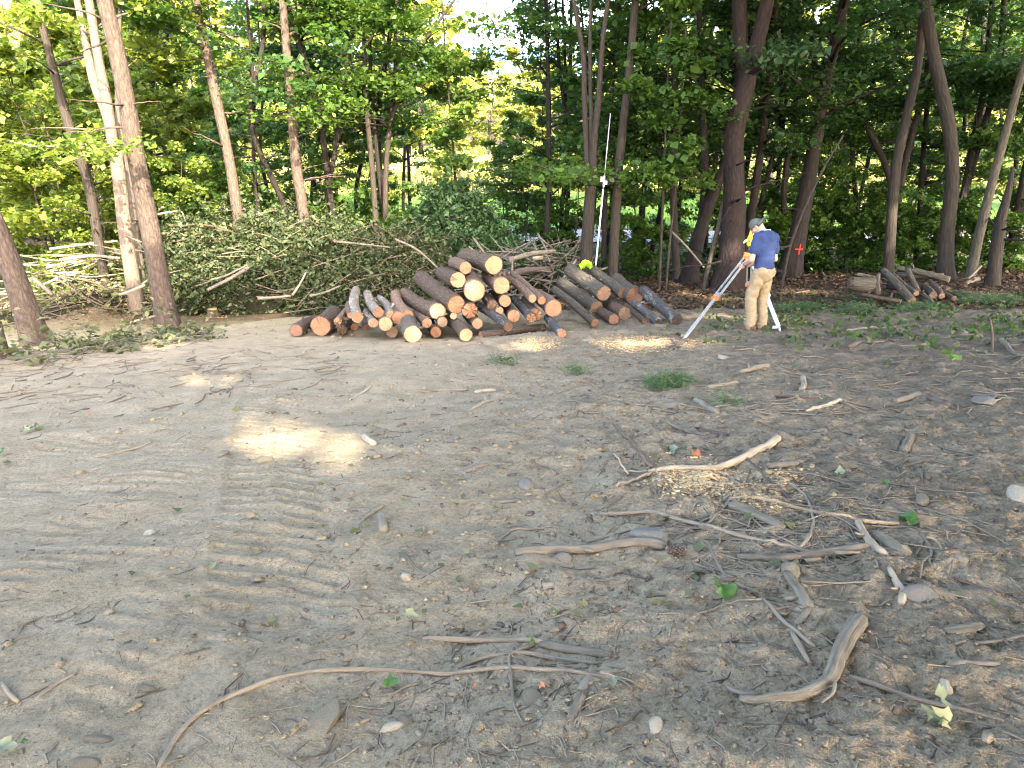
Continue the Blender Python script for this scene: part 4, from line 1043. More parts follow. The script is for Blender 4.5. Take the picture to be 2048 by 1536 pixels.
# ------------------------------------------------------------------ brush heaps
def brush(name, label, cat, spine, nleaf, size, leaf, nstick, matstick, seed, stick_len=(.5, 1.6), stick_r=(.005, .016), core='core', flat=.35, upb=.5):
    """spine rows (x, y, height, half width)"""
    rng = R_(seed); S = smooth_path(spine, .1); o = np.array([S[:, 0].mean(), S[:, 1].mean(), 0]); o[2] = float(gbase(o[0], o[1]))
    root = empty(name, o, label, cat)
    T = np.gradient(S[:, :2], axis=0); T /= np.linalg.norm(T, axis=1)[:, None]; N = np.stack([-T[:, 1], T[:, 0]], 1)
    def surf(n, depth):
        i = rng.integers(0, len(S), n); v = rng.uniform(-1, 1, n)
        v = np.sign(v) * np.abs(v) ** .7; c = S[i, :2] + N[i] * (v * S[i, 3])[:, None]
        lump = 1 + .45 * pnoise(c[:, 0] * 1.3 + seed, c[:, 1] * 1.3) + .25 * pnoise(c[:, 0] * 3.5, c[:, 1] * 3.5)
        h = S[i, 2] * np.sqrt(np.maximum(0, 1 - v * v)) * lump
        z = gbase(c[:, 0], c[:, 1]) + np.maximum(.02, h - depth * rng.uniform(0, 1, n) ** 1.3)
        return np.column_stack([c, z]), i
    mb = MB(); m = 26; rows = S[::4]
    V = []; Nn = N[::4]
    for k, r in enumerate(rows):
        for v in np.linspace(-1, 1, m):
            c = r[:2] + Nn[k] * v * r[3] * .92
            lump = 1 + .45 * pnoise(c[0] * 1.3 + seed, c[1] * 1.3) + .25 * pnoise(c[0] * 3.5, c[1] * 3.5)
            V.append((*c, float(gbase(*c)) - .05 + max(0, r[2] * math.sqrt(max(0, 1 - v * v)) * float(lump) - .22)))
    mb.add(V, [(k * m + j, k * m + j + 1, (k + 1) * m + j + 1, (k + 1) * m + j) for k in range(len(rows) - 1) for j in range(m - 1)])
    link('dark_core', mb.mesh('dark_core', o), M[core], root)
    if nleaf:
        nc = nleaf // 14; C0, _ = surf(nc, .38)
        # each clump is a drooping spray
        d = rng.normal(0, 1, (nc, 3)); d[:, 2] = rng.normal(-.1, .4, nc); d /= np.linalg.norm(d, axis=1)[:, None]
        wild = rng.uniform(0, 1, nc) < .38; d[wild, 2] = np.abs(d[wild, 2]) + .5; t = rng.uniform(-.16, .20, (nc, 14, 1)); t[wild] = rng.uniform(-.1, 1.0, (wild.sum(), 1, 1)) ** 1 * rng.uniform(0, .8, (wild.sum(), 14, 1)); C = C0[:, None] + d[:, None] * t + rng.normal(0, .035, (nc, 14, 3)); C = C.reshape(-1, 3)
        V, F = leaf_quads(C, size, rng, upb, .55)
        tag(link('foliage', new_mesh('foliage', V - o, F), M[leaf], root, smooth=False), kind='stuff')
    mb = MB(); C0, ii = surf(nstick, .25)
    for p, i in zip(C0, ii):
        az = rng.uniform(0, 6.28); L = rng.uniform(*stick_len); e = rng.normal(0.05, flat); d = np.array([math.cos(az) * math.cos(e), math.sin(az) * math.cos(e), math.sin(e)])
        r = rng.uniform(*stick_r); a = p - d * L / 2; b = p + d * L / 2; mid = p + rng.normal(0, .05, 3) * L
        ga, gb_ = float(gbase(a[0], a[1])), float(gbase(b[0], b[1])); a[2] = max(a[2], ga + .02); b[2] = max(b[2], gb_ + .02)
        mb.tube([(*a, r), (*mid, r * .9), (*b, r * .45)], seg=5, step=.25)
    tag(link('twigs', mb.mesh('twigs', o), M[matstick], root), kind='stuff')
    return root
brush('brush_heap', 'large leafy heap of cut brush left of centre behind the haul road', 'brush heap',
      [(-8.5,16.2,.8,.9,), (-7.6,16.6,1.7,1.3), (-6.4,17.0,2.0,1.5), (-5.0,17.3,1.9,1.6), (-3.8,17.4,1.7,1.5), (-3.0,17.4,1.1,1.2)], 70000, .085, 'needle_brush', 230, 'brush_stick', 21)
brush('brush_heap', 'tangle of bare grey-tan twigs right of the leafy brush heap', 'brush heap',
      [(-5.0,16.2,.6,.7), (-3.9,16.3,1.1,.9), (-2.8,16.5,1.4,1.0), (-1.9,16.5,1.2,.9), (-1.2,16.5,.7,.7)], 26000, .075, 'needle_brush', 300, 'brush_stick', 22, (.5, 1.8), (.004, .014))
brush('pine_bough_heap', 'dark heap of fresh pine boughs behind the log pile', 'brush heap',
      [(-2.6,17.6,1.1,.8), (-1.8,17.5,2.15,1.1), (-1.0,17.4,2.0,1.1), (-.4,17.2,1.2,.9), (.0,17.0,.6,.5)], 38000, .10, 'needle', 120, 'stick_dark', 23, (.5, 1.4))
brush('branch_heap', 'low dark heap of branches between the two log piles', 'brush heap',
      [(-.5,15.2,.5,.6), (.2,15.5,1.0,.9), (.9,15.8,.9,.9), (1.5,15.9,.45,.6)], 2500, .08, 'leaf_dark', 380, 'stick', 24, (.6, 2.0), (.008, .026))
brush('branch_heap', 'sunlit stack of long pale branches at the left under the yellow saplings', 'brush heap',
      [(-10.8,16.4,.9,.8), (-9.8,16.3,1.35,1.0), (-8.9,16.2,1.2,.9), (-8.2,16.0,.7,.7)], 6500, .09, 'leaf_lit', 130, 'stick', 25, (.8, 2.6), (.010, .030), flat=.10)
brush('branch_heap', 'tangle of dead branches around the soil heap at the left', 'brush heap',
      [(-10.6,14.6,.45,.5), (-9.6,14.5,.5,.6), (-8.3,14.9,.5,.5), (-7.5,15.2,.5,.5)], 2500, .07, 'leaf_dry', 130, 'brush_stick', 26, (.4, 1.5), (.006, .02))
brush('brush_heap', 'low band of leafy cuttings along the left edge of the clearing', 'brush heap',
      [(-6.9,6.6,.06,.7), (-6.0,8.0,.10,.8), (-5.2,9.2,.12,.6), (-4.5,10.3,.09,.5)], 2600, .085, 'leaf_dry', 110, 'stick', 27, (.3, 1.1), (.004, .011), core='litter', flat=.08, upb=1.0)

# single branches one can point to on and around the heaps
def stick_at(name, label, cat, pts, y0, y1, w_px, mat, group=None, seg=7):
    rows = []
    for k, (px, py) in enumerate(pts):
        y = y0 and y0 + (y1 - y0) * k / max(1, len(pts) - 1); p = at(px, py, y) if y0 is not None else hit(px, py, True)[0]; s = p[1] / float(ray(px, py)[1])
        r = w_px * s / FPX / 2 * (1 - .35 * k / len(pts)); p[2] = max(p[2], float(gbase(p[0], p[1])) + r * .6); rows.append((*p, r))
    o = np.array(rows)[:, :3].mean(0); mb = MB(); mb.tube(rows, seg=seg, rough=.10, seed=int(pts[0][0]) % 97, step=.12)
    return tag(link(name, mb.mesh(name, o), M[mat], loc=o), label, cat, group)
GB = 'cut branches on the brush heaps'
for row in [
 ('long bare branch slanting down out of the leafy heap to the haul road', [(498,534),(470,552),(440,568),(415,580)], 15.0, 14.2, 8, 'stick'),
 ('short pale stub sticking out right of the tall pine, high on the heap', [(300,432),(330,426),(355,422)], 15.5, 15.6, 5, 'stick'),
 ('pale broken branch leaning out of the soil bank left of the tall pine', [(290,570),(262,582),(238,590)], 13.0, 12.7, 7, 'stick'),
 ('thick weathered branch lying across the soil heap', [(66,555),(85,572),(105,590)], 13.6, 13.5, 10, 'stick'),
 ('bare branch lying level at the road edge below the leafy heap', [(515,597),(550,595),(582,592)], 13.6, 13.8, 7, 'stick'),
 ('tan branch lying along the foot of the twig tangle', [(620,592),(650,585),(680,572)], 14.6, 15.2, 6, 'stick'),
 ('straight grey branch lying on top of the twig tangle', [(668,483),(720,488),(780,495)], 15.7, 15.8, 5, 'stick'),
 ('long branch sloping down right across the twig tangle', [(790,478),(835,500),(880,540)], 15.4, 15.2, 5, 'stick'),
 ('thin branch standing up out of the twig tangle', [(585,590),(600,568),(612,545)], 14.4, 14.6, 5, 'stick_pale'),
 ('crooked branch crossing the dark branch heap', [(1018,520),(1060,508),(1110,502)], 14.7, 15.0, 11, 'stick'),
 ('split plank with a fresh orange side on the dark branch heap', [(1066,517),(1085,515)], 14.6, 14.7, 9, 'stick_pale'),
 ('stick propped upright in front of the dark branch heap', [(1024,545),(1025,527),(1026,512)], 14.4, 14.5, 5, 'stick'),
 ('thin pole leaning between the branch heap and the second log pile', [(1125,560),(1138,540),(1152,520)], 13.8, 14.2, 6, 'stick'),
 ('grey log-like branch lying low in the dark branch heap', [(1030,545),(1060,540),(1100,538)], 14.5, 14.8, 15, 'stick_dark'),
 ('long sunlit branch stretching right from the stack of pale branches', [(120,520),(180,512),(240,516)], 15.2, 15.4, 7, 'stick'),
 ('second sunlit branch on top of the stack of pale branches', [(100,498),(160,490),(235,482)], 15.6, 15.7, 6, 'stick'),
 ('pale branch lying across the ground right of the tall pine foot', [(420,560),(450,552),(495,530)], 15.0, 15.2, 5, 'stick'),
 ('dead branch on the ground left of the tall pine foot', [(240,652),(280,640),(312,632)], 12.2, 12.6, 7, 'stick'),
 ('fallen dead limb on the forest floor between the surveyor and the stick pile', [(1650,560),(1642,545),(1632,520)], None, 0, 8, 'stick_dark'),
 ('thin fallen stem leaning down left of the curved dark double trunk', [(1340,460),(1375,495),(1408,535)], 15.6, 15.2, 5, 'stick'),
 ('pile-side stick leaning against the right trunks of the wood', [(1962,532),(1950,545),(1936,558)], 13.9, 13.6, 5, 'stick'),
 ('reddish rotten log on the floor left of the thickest tree', [(1345,548),(1375,542),(1405,540)], None, 0, 12, 'stick_dark'),
]: stick_at('branch', row[0], 'branch', row[1], row[2], row[3], row[4], row[5], GB)
rng = R_(31)
# fine stubs: bare pine twigs hanging from the leaning sunlit trunk are part of that tree

# ------------------------------------------------------------------ sticks, slabs, stones and leaves lying on the clearing
def ground_stick(name, label, cat, pts, w0, w1, mat, squash=1.0, extra=(), group=None, rough=.10, lift=.5, seg=12):
    px = np.array(pts, float); P, S = hit(px[:, 0], px[:, 1], True)
    n = len(P); w = np.linspace(w0, w1, n); r = w * S / FPX / 2
    rows = np.column_stack([P, r]); rows = smooth_path(rows, .035)
    rows[:, 2] = gbase(rows[:, 0], rows[:, 1])
    gg = ground_z(rows[:, 0], rows[:, 1]); L = np.concatenate([[0], np.cumsum(np.linalg.norm(np.diff(rows[:, :2], axis=0), axis=1))])
    kk = np.ones(9) / 9; gs = np.convolve(np.pad(gg, 4, mode='edge'), kk, 'valid')
    rows[:, 2] = np.maximum(gs, gg - rows[:, 3] * .3) + rows[:, 3] * lift * squash + .004 * pnoise(L * 6, L * 0 + w0)
    rows[:, 3] *= 1 + .16 * pnoise(L * 9 + px[0, 0], L * 0 + .5) + .10 * pnoise(L * 31, L * 0 + px[0, 1])
    rows[0, 3] *= .72; rows[-1, 3] *= .66
    o = rows[:, :3].mean(0)
    mb = MB(); mb.tube(rows, seg=seg, rough=rough * 1.5, seed=int(px[0, 0]) % 89, squash=squash, freq=12)
    ob = tag(link(name, mb.mesh(name, o), M[mat], loc=o), label, cat, group)
    if name == 'stick' and L[-1] > .25:
        rg = R_(int(px[0, 0])); j = rg.integers(len(rows) // 4, 3 * len(rows) // 4); t = rows[j + 1, :3] - rows[j - 1, :3]; t /= np.linalg.norm(t); sd = np.array([-t[1], t[0], .5]) * rg.choice([-1, 1]); sd[2] = .5; r0 = rows[j, 3]
        p0 = rows[j, :3]; p1 = p0 + sd * r0 * 1.5 + t * r0; mb = MB(); mb.tube([(*p0, r0 * .5), (*p1, r0 * .42), (*(p1 + (sd + t) * r0 * rg.uniform(.6, 3)), r0 * .25)], seg=7, rough=.15); link('side_stub', mb.mesh('side_stub', o), M[mat], ob)
    for e in extra:
        nm, ep, a, b_, mt = e; q = np.array(ep, float); Pe, Se = hit(q[:, 0], q[:, 1], True)
        rr = np.linspace(a, b_, len(Pe)) * Se / FPX / 2; Pe = np.column_stack([Pe, rr]); Pe = smooth_path(Pe, .03); Pe[:, 2] = ground_z(Pe[:, 0], Pe[:, 1]) + Pe[:, 3] + .008
        mb = MB(); mb.tube(Pe, seg=7, rough=.1, seed=3); link(nm, mb.mesh(nm, o), M[mt], ob)
    return ob
GS = 'sticks lying on the clearing'
ST = [
 ('stick', 'long sinuous vine-like root crossing the bottom of the clearing', [(318,1540),(345,1490),(385,1445),(440,1410),(510,1380),(560,1362),(640,1345),(740,1337),(840,1340),(900,1342),(960,1336),(1020,1336),(1090,1345),(1130,1350),(1185,1362),(1240,1370),(1275,1379)], 10, 9, 'stick', 1, [('rootlet', [(1200,1363),(1250,1375),(1285,1388)], 6, 2, 'stick'), ('rootlet', [(1230,1369),(1262,1392)], 4, 2, 'stick')]),
 ('stick', 'knotty grey stick running into the split slab above the long root', [(845,1272),(900,1271),(980,1274),(1050,1280),(1092,1287)], 11, 14, 'stick', 1, []),
 ('wood_slab', 'flat split slab of wood at the right end of the knotty stick', [(1080,1288),(1150,1300),(1222,1311)], 27, 25, 'slab', .42, []),
 ('stick', 'half-buried bowed stick just below the split slab', [(915,1327),(960,1312),(1000,1308),(1050,1307),(1090,1314),(1140,1322),(1205,1331)], 10, 9, 'stick', .8, []),
 ('stick', 'thin stick crossing the long root at right angles', [(1068,1290),(1030,1306),(1018,1318),(1022,1350),(1025,1390),(1030,1420),(1043,1450)], 8, 6, 'stick', 1, []),
 ('wood_slab', 'upper piece of the broken slat under the long root', [(1186,1343),(1178,1368),(1162,1394)], 20, 23, 'slab', .4, []),
 ('wood_slab', 'lower rounded piece of the broken slat below the long root', [(1166,1402),(1152,1430),(1140,1455)], 19, 22, 'slab', .5, []),
 ('stick', 'thick smooth stick lying level in the middle of the clearing', [(1030,1109),(1080,1104),(1140,1100),(1190,1098),(1240,1093),(1290,1091),(1332,1098)], 19, 21, 'stick', 1, []),
 ('branch', 'forked peeled branch curving up right beside the sawdust patch', [(1297,947),(1350,941),(1400,939),(1440,936),(1490,921),(1520,905),(1556,881)], 12, 17, 'stick_pale', 1, [('side_branch', [(1310,945),(1270,965),(1232,985)], 8, 5, 'stick_pale'), ('side_branch', [(1303,940),(1262,897),(1226,856)], 9, 5, 'stick_dark'), ('splinter', [(1300,946),(1270,947),(1246,944)], 6, 2, 'stick_pale'), ('splinter', [(1256,952),(1240,930),(1228,914)], 4, 4, 'stick_pale')]),
 ('stick', 'long straight grey stem running from the centre into the twig tangle', [(1200,1026),(1290,1023),(1330,1031),(1390,1051),(1440,1067),(1500,1085),(1560,1098),(1640,1116)], 8, 10, 'stick', 1, []),
 ('stick', 'long freshly peeled tan stick above the dark split board', [(1456,1009),(1500,1013),(1560,1023),(1640,1041),(1720,1051),(1797,1056)], 8, 9, 'chip', 1, []),
 ('wood_slab', 'dark wedge-shaped split board in the twig tangle', [(1462,1020),(1510,1042),(1568,1070)], 32, 24, 'slab', .5, []),
 ('stick', 'thick grey stick under the end of the straight stem', [(1474,1119),(1530,1124),(1590,1120),(1650,1113),(1732,1112)], 17, 20, 'stick', 1, [('side_branch', [(1610,1128),(1640,1131)], 10, 6, 'stick')]),
 ('stick', 'pale twisted stick pointing up at the big green leaf', [(1712,1056),(1730,1086),(1745,1110),(1768,1127)], 13, 18, 'stick_pale', 1, []),
 ('wood_slab', 'chunky split block beside the pale twisted stick', [(1752,1078),(1785,1104),(1814,1120)], 30, 28, 'slab', .7, []),
 ('stick', 'knobbly yellowish bone-like stick right of centre', [(1774,1156),(1790,1180),(1803,1198),(1800,1218)], 12, 17, 'stick_pale', 1, []),
 ('wood_slab', 'long wedge of split wood pointing at the short pale lath', [(1570,1163),(1595,1203),(1615,1240)], 18, 28, 'slab', .6, []),
 ('branch', 'thick hook-shaped driftwood branch at the lower right', [(1720,1250),(1692,1296),(1671,1340),(1655,1380),(1620,1404),(1570,1419),(1510,1421),(1478,1413)], 36, 20, 'slab', .85, [('side_branch', [(1520,1413),(1480,1402),(1452,1385)], 9, 8, 'stick'), ('side_branch', [(1665,1395),(1660,1415),(1640,1427)], 8, 4, 'stick_pale')]),
 ('stick', 'straight thin stick running to the lower right corner', [(1695,1367),(1760,1386),(1840,1412),(1920,1433),(2004,1455)], 12, 9, 'stick', 1, []),
 ('stick', 'long thin stem slanting down left of the split wedge', [(1415,1095),(1450,1160),(1510,1205),(1560,1260),(1600,1295),(1628,1316)], 6, 10, 'stick', 1, [('side_branch', [(1520,1226),(1460,1224),(1396,1244)], 4, 3, 'stick')]),
 ('stick', 'short stick continuing down from the slanting thin stem', [(1580,1288),(1600,1320),(1616,1349)], 11, 12, 'stick', 1, []),
 ('lath', 'short pale lath at the tip of the split wedge', [(1617,1237),(1602,1255),(1584,1276)], 12, 13, 'chip', .45, []),
 ('twig', 'long reddish whip-thin twig crossing the curved peeled branch', [(1472,902),(1520,950),(1560,985),(1600,1025),(1650,1062)], 4, 5, 'stick_dark', 1, []),
 ('twig', 'arched pale twig rising in the middle of the twig tangle', [(1575,972),(1612,1005),(1624,1055),(1615,1090),(1598,1104)], 5, 8, 'stick', 1, []),
 ('twig', 'thin reddish twig running beside the arched pale twig', [(1585,958),(1622,1015),(1640,1065),(1650,1080)], 4, 6, 'stick_dark', 1, []),
 ('twig', 'short curved root piece beside the round green leaf at the bottom', [(757,1386),(785,1384),(810,1370),(845,1359)], 7, 6, 'stick', 1, []),
 ('stub', 'stubby piece of stick standing out on bare soil left of centre', [(764,1036),(766,1052),(768,1069)], 18, 19, 'stick', 1, []),
 ('stick', 'thin pale stick in the middle distance pointing at the log pile', [(945,821),(968,808),(996,797)], 7, 7, 'stick_pale', 1, []),
 ('stick', 'crooked dark stick next to the brown bark chunk', [(1328,849),(1360,858),(1382,866)], 7, 9, 'stick', 1, []),
 ('bark_chunk', 'dark brown chunk of bark right of the crooked dark stick', [(1398,860),(1425,865),(1458,869)], 16, 14, 'stick_dark', .5, []),
 ('stub', 'short dusty log stub right of the peeled branch', [(1534,939),(1565,936),(1596,932)], 15, 14, 'stick', .9, []),
 ('stub', 'short pink-barked stub standing out on grey soil below the surveyor', [(1605,760),(1608,772),(1602,786)], 11, 12, 'stick_pale', 1, []),
 ('stub', 'dark bark-covered stub at the middle right', [(1790,807),(1815,800),(1838,794)], 14, 14, 'stick', .9, []),
 ('stub', 'second dark bark-covered stub right of the first at the middle right', [(1855,801),(1875,808),(1897,816)], 13, 13, 'stick_dark', .9, []),
 ('stick', 'thick dark stick in the mid distance below the tripod', [(1478,752),(1508,745),(1537,739)], 9, 11, 'stick', 1, []),
 ('stick', 'short stick with a broken orange end left of the thick dark stick', [(1414,779),(1445,774),(1475,769)], 9, 10, 'stick', 1, []),
 ('stick', 'lichened stick pointing down from the pine sprig', [(1390,800),(1412,813),(1436,829)], 13, 12, 'stick', 1, []),
 ('stick', 'thin level dark stick in the right mid distance', [(1545,797),(1590,800),(1636,801)], 6, 7, 'stick_dark', 1, []),
 ('stick', 'pale broken stick in the leafy twig patch at the right mid distance', [(1612,826),(1650,818),(1680,807)], 8, 9, 'stick_pale', 1, []),
 ('twig', 'thin pale twig leaning above the stubby piece of stick', [(716,1052),(740,1032),(768,1014)], 5, 6, 'stick_pale', 1, []),
 ('stub', 'pale cut stub at the right end of the sunlit ground patch', [(727,874),(738,883),(750,892)], 14, 14, 'stick_pale', 1, []),
 ('lath', 'pale splinter of wood lying at the lower left', [(70,1400),(110,1376),(156,1353)], 8, 5, 'chip', .5, []),
 ('stick', 'short curved grey stick at the far lower left', [(8,1374),(20,1392),(38,1407)], 9, 11, 'stick', 1, []),
 ('twig', 'thin arched twig in the left mid distance', [(190,914),(250,900),(305,883)], 4, 4, 'stick_pale', 1, []),
 ('twig', 'thin straight twig near the left of the middle distance', [(698,800),(720,787),(742,773)], 4, 5, 'stick_pale', 1, []),
 ('stick', 'level bent stick just in front of the log pile', [(828,785),(880,779),(937,778)], 5, 7, 'stick', 1, []),
 ('stick', 'short pale forked stick right of the level bent stick', [(950,786),(970,782),(992,781)], 9, 7, 'stick_pale', 1, []),
 ('stick', 'smooth rounded stick half buried at the right', [(1898,1345),(1945,1342),(1995,1342)], 11, 14, 'stick', .8, []),
 ('twig', 'dark forked twig leaning at the right edge', [(1948,1228),(1980,1270),(2028,1316)], 6, 5, 'stick_dark', 1, []),
 ('stick', 'wavy root lying level at the right edge', [(1905,1302),(1960,1297),(2010,1293),(2060,1287)], 6, 8, 'stick', 1, []),
 ('wood_slab', 'dark rotten slab half sunk in soil at the right', [(1888,1278),(1925,1272),(1962,1262)], 24, 20, 'slab', .5, []),
 ('stick', 'dark straight stick right of the chunky split block', [(1907,1159),(1950,1174),(1994,1194)], 6, 7, 'stick_dark', 1, []),
 ('wood_slab', 'flat grey slab on bare soil near the centre', [(982,1006),(1010,1003),(1042,1001)], 15, 13, 'slab', .5, []),
 ('stick', 'small dark stick near the centre left of the flat grey slab', [(905,937),(920,936),(938,934)], 6, 6, 'stick', .8, []),
 ('stub', 'dusty curled piece of wood in the centre', [(930,948),(955,940),(975,936)], 12, 9, 'stick', .7, []),
 ('twig', 'branching root twig left of the thick smooth stick', [(986,1089),(1026,1058),(1060,1055),(1103,1049)], 6, 5, 'stick', 1, []),
 ('twig', 'thin bent twig left of the centre foreground', [(810,1110),(832,1140),(876,1163)], 5, 5, 'stick', 1, []),
 ('stub', 'squat cut stub standing at the right among twigs', [(1820,880),(1814,893),(1808,906)], 17, 18, 'slab', 1, []),
 ('stick', 'stick entering from the right edge in the mid distance', [(2005,784),(2030,781),(2060,780)], 6, 7, 'stick', 1, []),
 ('stick', 'crooked branch in the far right mid distance', [(1917,674),(1955,671),(1967,682),(1993,682)], 6, 6, 'stick_dark', 1, []),
 ('stick', 'torn stub with an orange tear at the far right', [(2000,684),(2018,699),(2041,717)], 11, 6, 'stick', 1, []),
 ('twig', 'tangled pale roots near the chunky split block', [(1838,1078),(1850,1092),(1862,1112),(1856,1130),(1870,1148)], 7, 5, 'stick', 1, [('rootlet', [(1850,1088),(1872,1092),(1888,1116)], 6, 3, 'stick_pale'), ('rootlet', [(1856,1120),(1842,1140),(1838,1168)], 4, 3, 'stick')]),
 ('stick', 'thin stick lying behind the forked branch at mid right', [(1340,1050),(1400,1062),(1470,1062),(1545,1040)], 4, 5, 'stick_dark', 1, []),
 ('twig', 'thin stem curling over the dark split board', [(1405,1062),(1440,1030),(1462,1005),(1473,975),(1455,950)], 4, 5, 'stick', 1, []),
 ('stick', 'small stick beside the short cut log at the tripod foot', [(1342,704),(1355,696),(1372,688)], 8, 9, 'stick_dark', 1, []),
 ('stick', 'level stick crossing leaf litter right of the tripod', [(1690,660),(1740,657),(1790,654)], 6, 5, 'stick_pale', 1, []),
 ('branch', 'dark arched branch under the wilted maple leaves at right', [(1695,700),(1730,690),(1765,683),(1790,684)], 10, 7, 'stick_dark', 1, []),
 ('stick', 'pale thin stick at the leaf litter edge right of the arched branch', [(1795,697),(1825,694),(1855,690)], 6, 5, 'stick', 1, []),
]
for nm, lb, pts, w0, w1, mt, sq, ex in ST: ground_stick(nm, lb, {'wood_slab': 'wood slab', 'bark_chunk': 'bark'}.get(nm, nm), pts, w0, w1, mt, sq, ex, GS, rough=.16 if nm == 'wood_slab' else .10)
# a twig stuck upright
P, s = hit(1986, 706); mb = MB(); mb.tube([(0,0,-.05,.012), (-.02,.05,.2,.011), (-.05,.1,.36,.008)], seg=6, step=.05, rough=.1)
tag(link('twig', mb.mesh('twig'), M['stick_dark'], loc=P), 'thin dark twig stuck upright in the soil at the right', 'twig', GS)

def rock(name, label, px, py, w, h, mat, flat=.5, sink=.35, seed=0, cat='stone', rot=None):
    P, s = hit(px, py + h * .3, True); rng = R_(seed + 900)
    a = w * s / FPX / 2
    bm = bmesh.new(); bmesh.ops.create_icosphere(bm, subdivisions=3, radius=1.0)
    dirs = rng.normal(0, 1, (9, 3)); dirs /= np.linalg.norm(dirs, axis=1)[:, None]; cut = rng.uniform(.62, .9, 9)
    for v in bm.verts:
        p = np.array(v.co)
        for d, c in zip(dirs, cut):
            k = p @ d - c
            if k > 0: p = p - d * k * .9
        p = p * (1 + .10 * float(pnoise(p[0] * 3 + seed, p[1] * 3 + p[2] * 2)) + .07 * float(pnoise(p[0] * 7 + seed, p[1] * 7 + p[2] * 5)))
        v.co = Vector(p)
    me = bpy.data.meshes.new(name); bm.to_mesh(me); bm.free()
    depth = h * s / FPX / 2 / max(.35, math.sin(math.atan2(-P[2], P[1])))
    o = link(name, me, M[mat], loc=(P[0], P[1], float(ground_z(P[0], P[1])) + a * flat * (1 - 2 * sink) * .6)); o.scale = (a * 1.05, max(depth, a * .5), a * flat)
    o.rotation_euler = (rng.normal(0, .12), rng.normal(0, .12), rng.normal(0, .25) if rot is None else rot)
    return tag(o, label, cat, 'loose stones in the soil')
for k, row in enumerate([
 ('large flat round stone pressed into the soil below the long root', 650, 1412, 66, 92, 'stone', .28, .2), ('small pale stone in the left of the tyre-marked soil', 300, 1060, 24, 15, 'stone_pale', .6), ('small stone lying in the rut of the tyre track', 537, 1238, 28, 16, 'stone', .6),
 ('smooth oval stone below the round green leaf', 810, 1432, 32, 24, 'stone', .6), ('flat elongated stone beside the smooth oval stone', 782, 1446, 50, 18, 'stone_pale', .3), ('pale blocky stone at the bottom centre right', 1309, 1462, 32, 36, 'stone_pale', .8),
 ('wedge-shaped buried stone right of the crossing thin stick', 1062, 1385, 44, 46, 'stone', .3, .3), ('dark angular stone above the thick smooth stick', 1296, 1066, 72, 44, 'stone_dark', .5), ('grey block of stone under the thick grey stick', 1578, 1146, 48, 38, 'stone', .8),
 ('small round boulder in the open soil at the right', 1844, 1001, 28, 26, 'stone', .8), ('whitish stone at the right edge of the frame', 2040, 985, 46, 40, 'stone_pale', .8), ('flat pointed rock in the right mid distance', 1968, 806, 54, 17, 'stone_dark', .4),
 ('dark angular stone in a dug hollow near the centre', 1052, 968, 30, 26, 'stone_dark', .7), ('brownish buried stone right of the grey block', 1690, 1141, 36, 24, 'stone', .4), ('low dusty stone at the bottom left edge', 172, 1526, 62, 26, 'stone', .3, .45), ('flat sliver of stone in the ripples of the old track', 290, 1377, 46, 13, 'stone', .25, .45),
 ('small grey stone left of the dark angular stone', 1240, 1040, 22, 20, 'stone', .7), ('pale upright pebble by the smooth rounded stick', 1889, 1377, 22, 28, 'stone_pale', .9), ('dark flat slate lying under the bone-like stick', 1836, 1195, 88, 28, 'stone_dark', .22), ('small dark stone in the middle of the clearing', 912, 881, 14, 12, 'stone_dark', .9),
 ('half-buried stone near the top of the tyre track', 528, 918, 38, 16, 'stone', .4), ('round stone at the left edge of the sunlit patch', 448, 908, 20, 16, 'stone', .7), ('long low stone left of the flat round stone', 200, 1480, 60, 18, 'stone', .22, .45), ('small stone on the left of the sunlit patch', 541, 860, 14, 11, 'stone_dark', .8),
 ('bluish stone in the shadow at the right by the root tangle', 1916, 1118, 34, 20, 'stone_dark', .5), ('low rounded stone under the thick smooth stick', 1130, 1112, 34, 14, 'stone_dark', .6), ('small stone between the sticks at the bottom', 1088, 1415, 14, 14, 'stone', .8), ('tan stone beside the upright twig at far right', 1928, 666, 20, 9, 'stone_pale', .6),
 ('flat stone set in bare soil below the forked branch', 1310, 1084, 30, 12, 'stone', .4), ('pale flat stone under the tripod in open soil', 1446, 716, 26, 8, 'stone_pale', .4)]):
    rock('stone', *row, seed=k)

def leaf_thing(label, px, py, w, mat, n=1, seed=0, flat=.35, lift=.02):
    P, s = hit(px, py, True); rng = R_(seed + 700); a = w * s / FPX
    C = np.column_stack([rng.normal(0, a * .22 * (n > 1), n), rng.normal(0, a * .3 * (n > 1), n), np.linspace(0, .02, n)])
    V, F = star_leaves(C, a * (.85 if n == 1 else .62), rng, 1.0, flat)
    me = new_mesh('leaf', V, F)
    return tag(link('leaf' if n == 1 else 'leaf_cluster', me, M[mat], loc=(P[0], P[1], float(ground_z(P[0], P[1])) + lift), smooth=False), label, 'leaf', 'fallen leaves on the clearing')
M['leaf_green'] = leafmat('fresh_fallen_leaf', (.06, .135, .03), (.085, .17, .04), .3)
M['leaf_pale'] = leafmat('leaf_underside', (.15, .18, .12), (.23, .26, .18), .2, .7)
M['leaf_orange'] = leafmat('orange_leaf', (.42, .13, .05), (.55, .19, .08), .2, .7)
